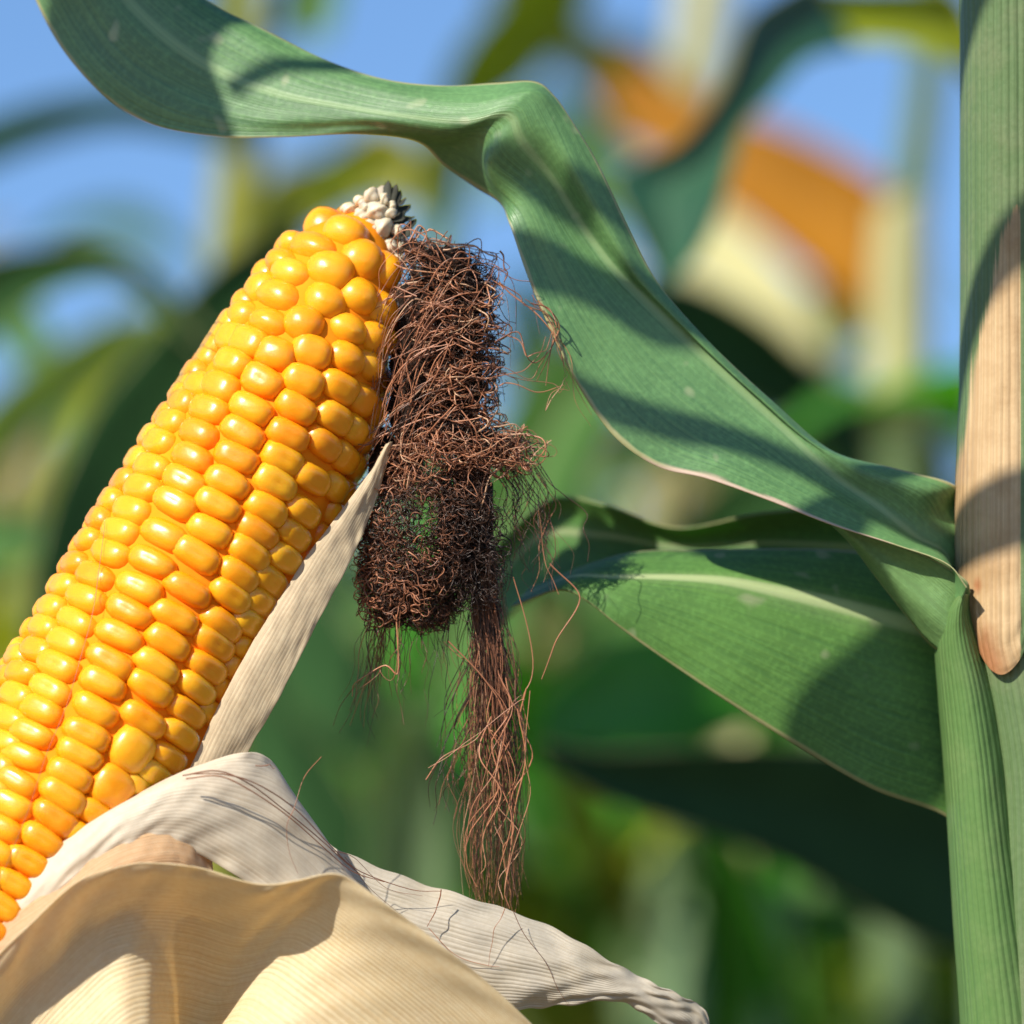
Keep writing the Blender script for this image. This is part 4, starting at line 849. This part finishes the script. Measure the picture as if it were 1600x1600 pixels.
FS2 = [np.array(hero([(x, y, 66 - abs(x - 700) * .16) for x, y in p], 26, 9, 50 + i)) for i, p in enumerate(HS[:30])]
gw = np.random.default_rng(77); SW = []
for i in range(46):
    x = gw.uniform(670, 765); y = gw.uniform(385, 660); k = gw.uniform(.6, 1.2); e = gw.uniform(-40, 110)
    SW.append(hero([(x, y, 50), (x - 35 * k, y - gw.uniform(-6, 22), 62), (x - 75 * k, y + 25 + e * .2, 58), (max(592, x - 105 * k), y + 62 + e * .6, 54), (max(578, x - 122 * k) + gw.normal() * 6, y + 95 + e, 50)], 30, 2.5, 300 + i))
for i in range(30):
    x = gw.uniform(700, 770); y = gw.uniform(400, 720); k = gw.uniform(.3, 1)
    SW.append(hero([(x, y, 45), (x + 25 * k, y - gw.uniform(-10, 20), 52), (x + 60 * k, y + gw.normal() * 14, 40), (x + 85 * k, y + gw.uniform(0, 50), 25), (x + 95 * k, y + gw.uniform(20, 110), 10)], 30, 4, 400 + i))
silk('silk_strand', [(np.array(SW), 1.0, (.64, .2))])
# thin net on the right and below the nest
gn = np.random.default_rng(5); NT = []; NT2 = []
for i in range(46):
    x = gn.uniform(785, 858); y = gn.uniform(740, 780); pts = [(x - 20, y - 30, 15), (x, y, 18)]
    for k in range(int(gn.integers(3, 8))):
        x += gn.normal() * 11 + 1; y += gn.uniform(18, 32); pts.append((x, min(y, 965), 15 + gn.normal() * 6))
    NT.append(spline(np.array(pts), 30))
for i in range(44):
    x = gn.uniform(596, 735); y = gn.uniform(950, 985); pts = [(x, y - 20, 18), (x, y, 16)]
    for k in range(int(gn.integers(2, 6))):
        x += gn.normal() * 8; y += gn.uniform(18, 36); pts.append((x, y, 14 + gn.normal() * 8))
    NT.append(spline(np.array(pts), 30))
for i in range(26):
    x = gn.uniform(690, 730); y = gn.uniform(1080, 1200); pts = [(x + 30, y - 60, 10), (x, y, 10)]
    for k in range(3): x += gn.normal() * 9; y += gn.uniform(20, 40); pts.append((x, y, 10 + gn.normal() * 8))
    NT.append(spline(np.array(pts), 30))
for i in range(26):
    x = gn.uniform(575, 615); y = gn.uniform(955, 975); pts = [(x, y - 30, 20), (x, y, 14)]; dx = gn.uniform(-22, 2)
    for k in range(int(gn.integers(3, 7))): x += gn.normal() * 7 + dx * .6; y += gn.uniform(22, 42); pts.append((x, y, -6 * k + gn.normal() * 10))
    NT2.append(spline(np.array(pts), 36))
silk('silk_strand', [(np.array(FS), 1.35, (.76, .1)), (np.array(FS2), 1.0, (.6, .12)), (np.array(NT), .75, (.3, .15)), (np.array(NT2), .8, (.5, .12))])
# strands lying over the husk and one long hair on the cob
OV = [
    [(285, 1212, 305), (340, 1205, 300), (390, 1225, 282), (440, 1262, 250), (500, 1310, 205), (545, 1350, 170), (570, 1372, 140)],
    [(290, 1216, 305), (345, 1212, 300), (395, 1236, 282), (450, 1275, 246), (510, 1328, 200), (552, 1362, 165), (600, 1378, 130)],
    [(300, 1210, 305), (350, 1208, 300), (400, 1222, 280), (460, 1262, 235), (515, 1318, 195), (560, 1360, 150), (640, 1390, 110), (690, 1392, 100)],
    [(500, 1185, 200), (476, 1215, 225), (462, 1262, 242), (445, 1290, 252), (452, 1330, 250), (466, 1365, 246)],
    [(690, 1390, 110), (682, 1420, 115), (665, 1450, 118)], [(790, 1420, 108), (770, 1460, 112), (765, 1510, 108)], [(800, 1420, 104), (820, 1460, 104), (850, 1500, 98), (870, 1540, 96), (888, 1572, 90)],
    [(670, 1450, 120), (710, 1490, 115), (760, 1508, 108), (780, 1512, 106)], [(520, 1330, 190), (560, 1345, 150), (600, 1385, 118), (660, 1400, 108)],
    [(400, 1196, 262), (420, 1196, 240), (430, 1200, 225)], [(540, 1340, 180), (580, 1390, 130), (640, 1440, 120)],
]
h1 = []
for i, p in enumerate(OV): h1.append(np.array(hero([(x, y, z - 30 * min(1, z / 200)) for x, y, z in p], 30, 1.0, i)))
hh = [cobpt(*to_cob(x, y), rad(to_cob(x, y)[0]) + 6) for x, y in [(172, 822), (168, 850), (160, 900), (150, 960), (130, 1030), (105, 1110), (75, 1180), (48, 1260), (20, 1330), (-10, 1400)]]
silk('silk_strand', [(np.array(h1), 1.0, (.55, .12)), (np.array([spline(np.array(hh), 30)]), .7, (.72, .01))])
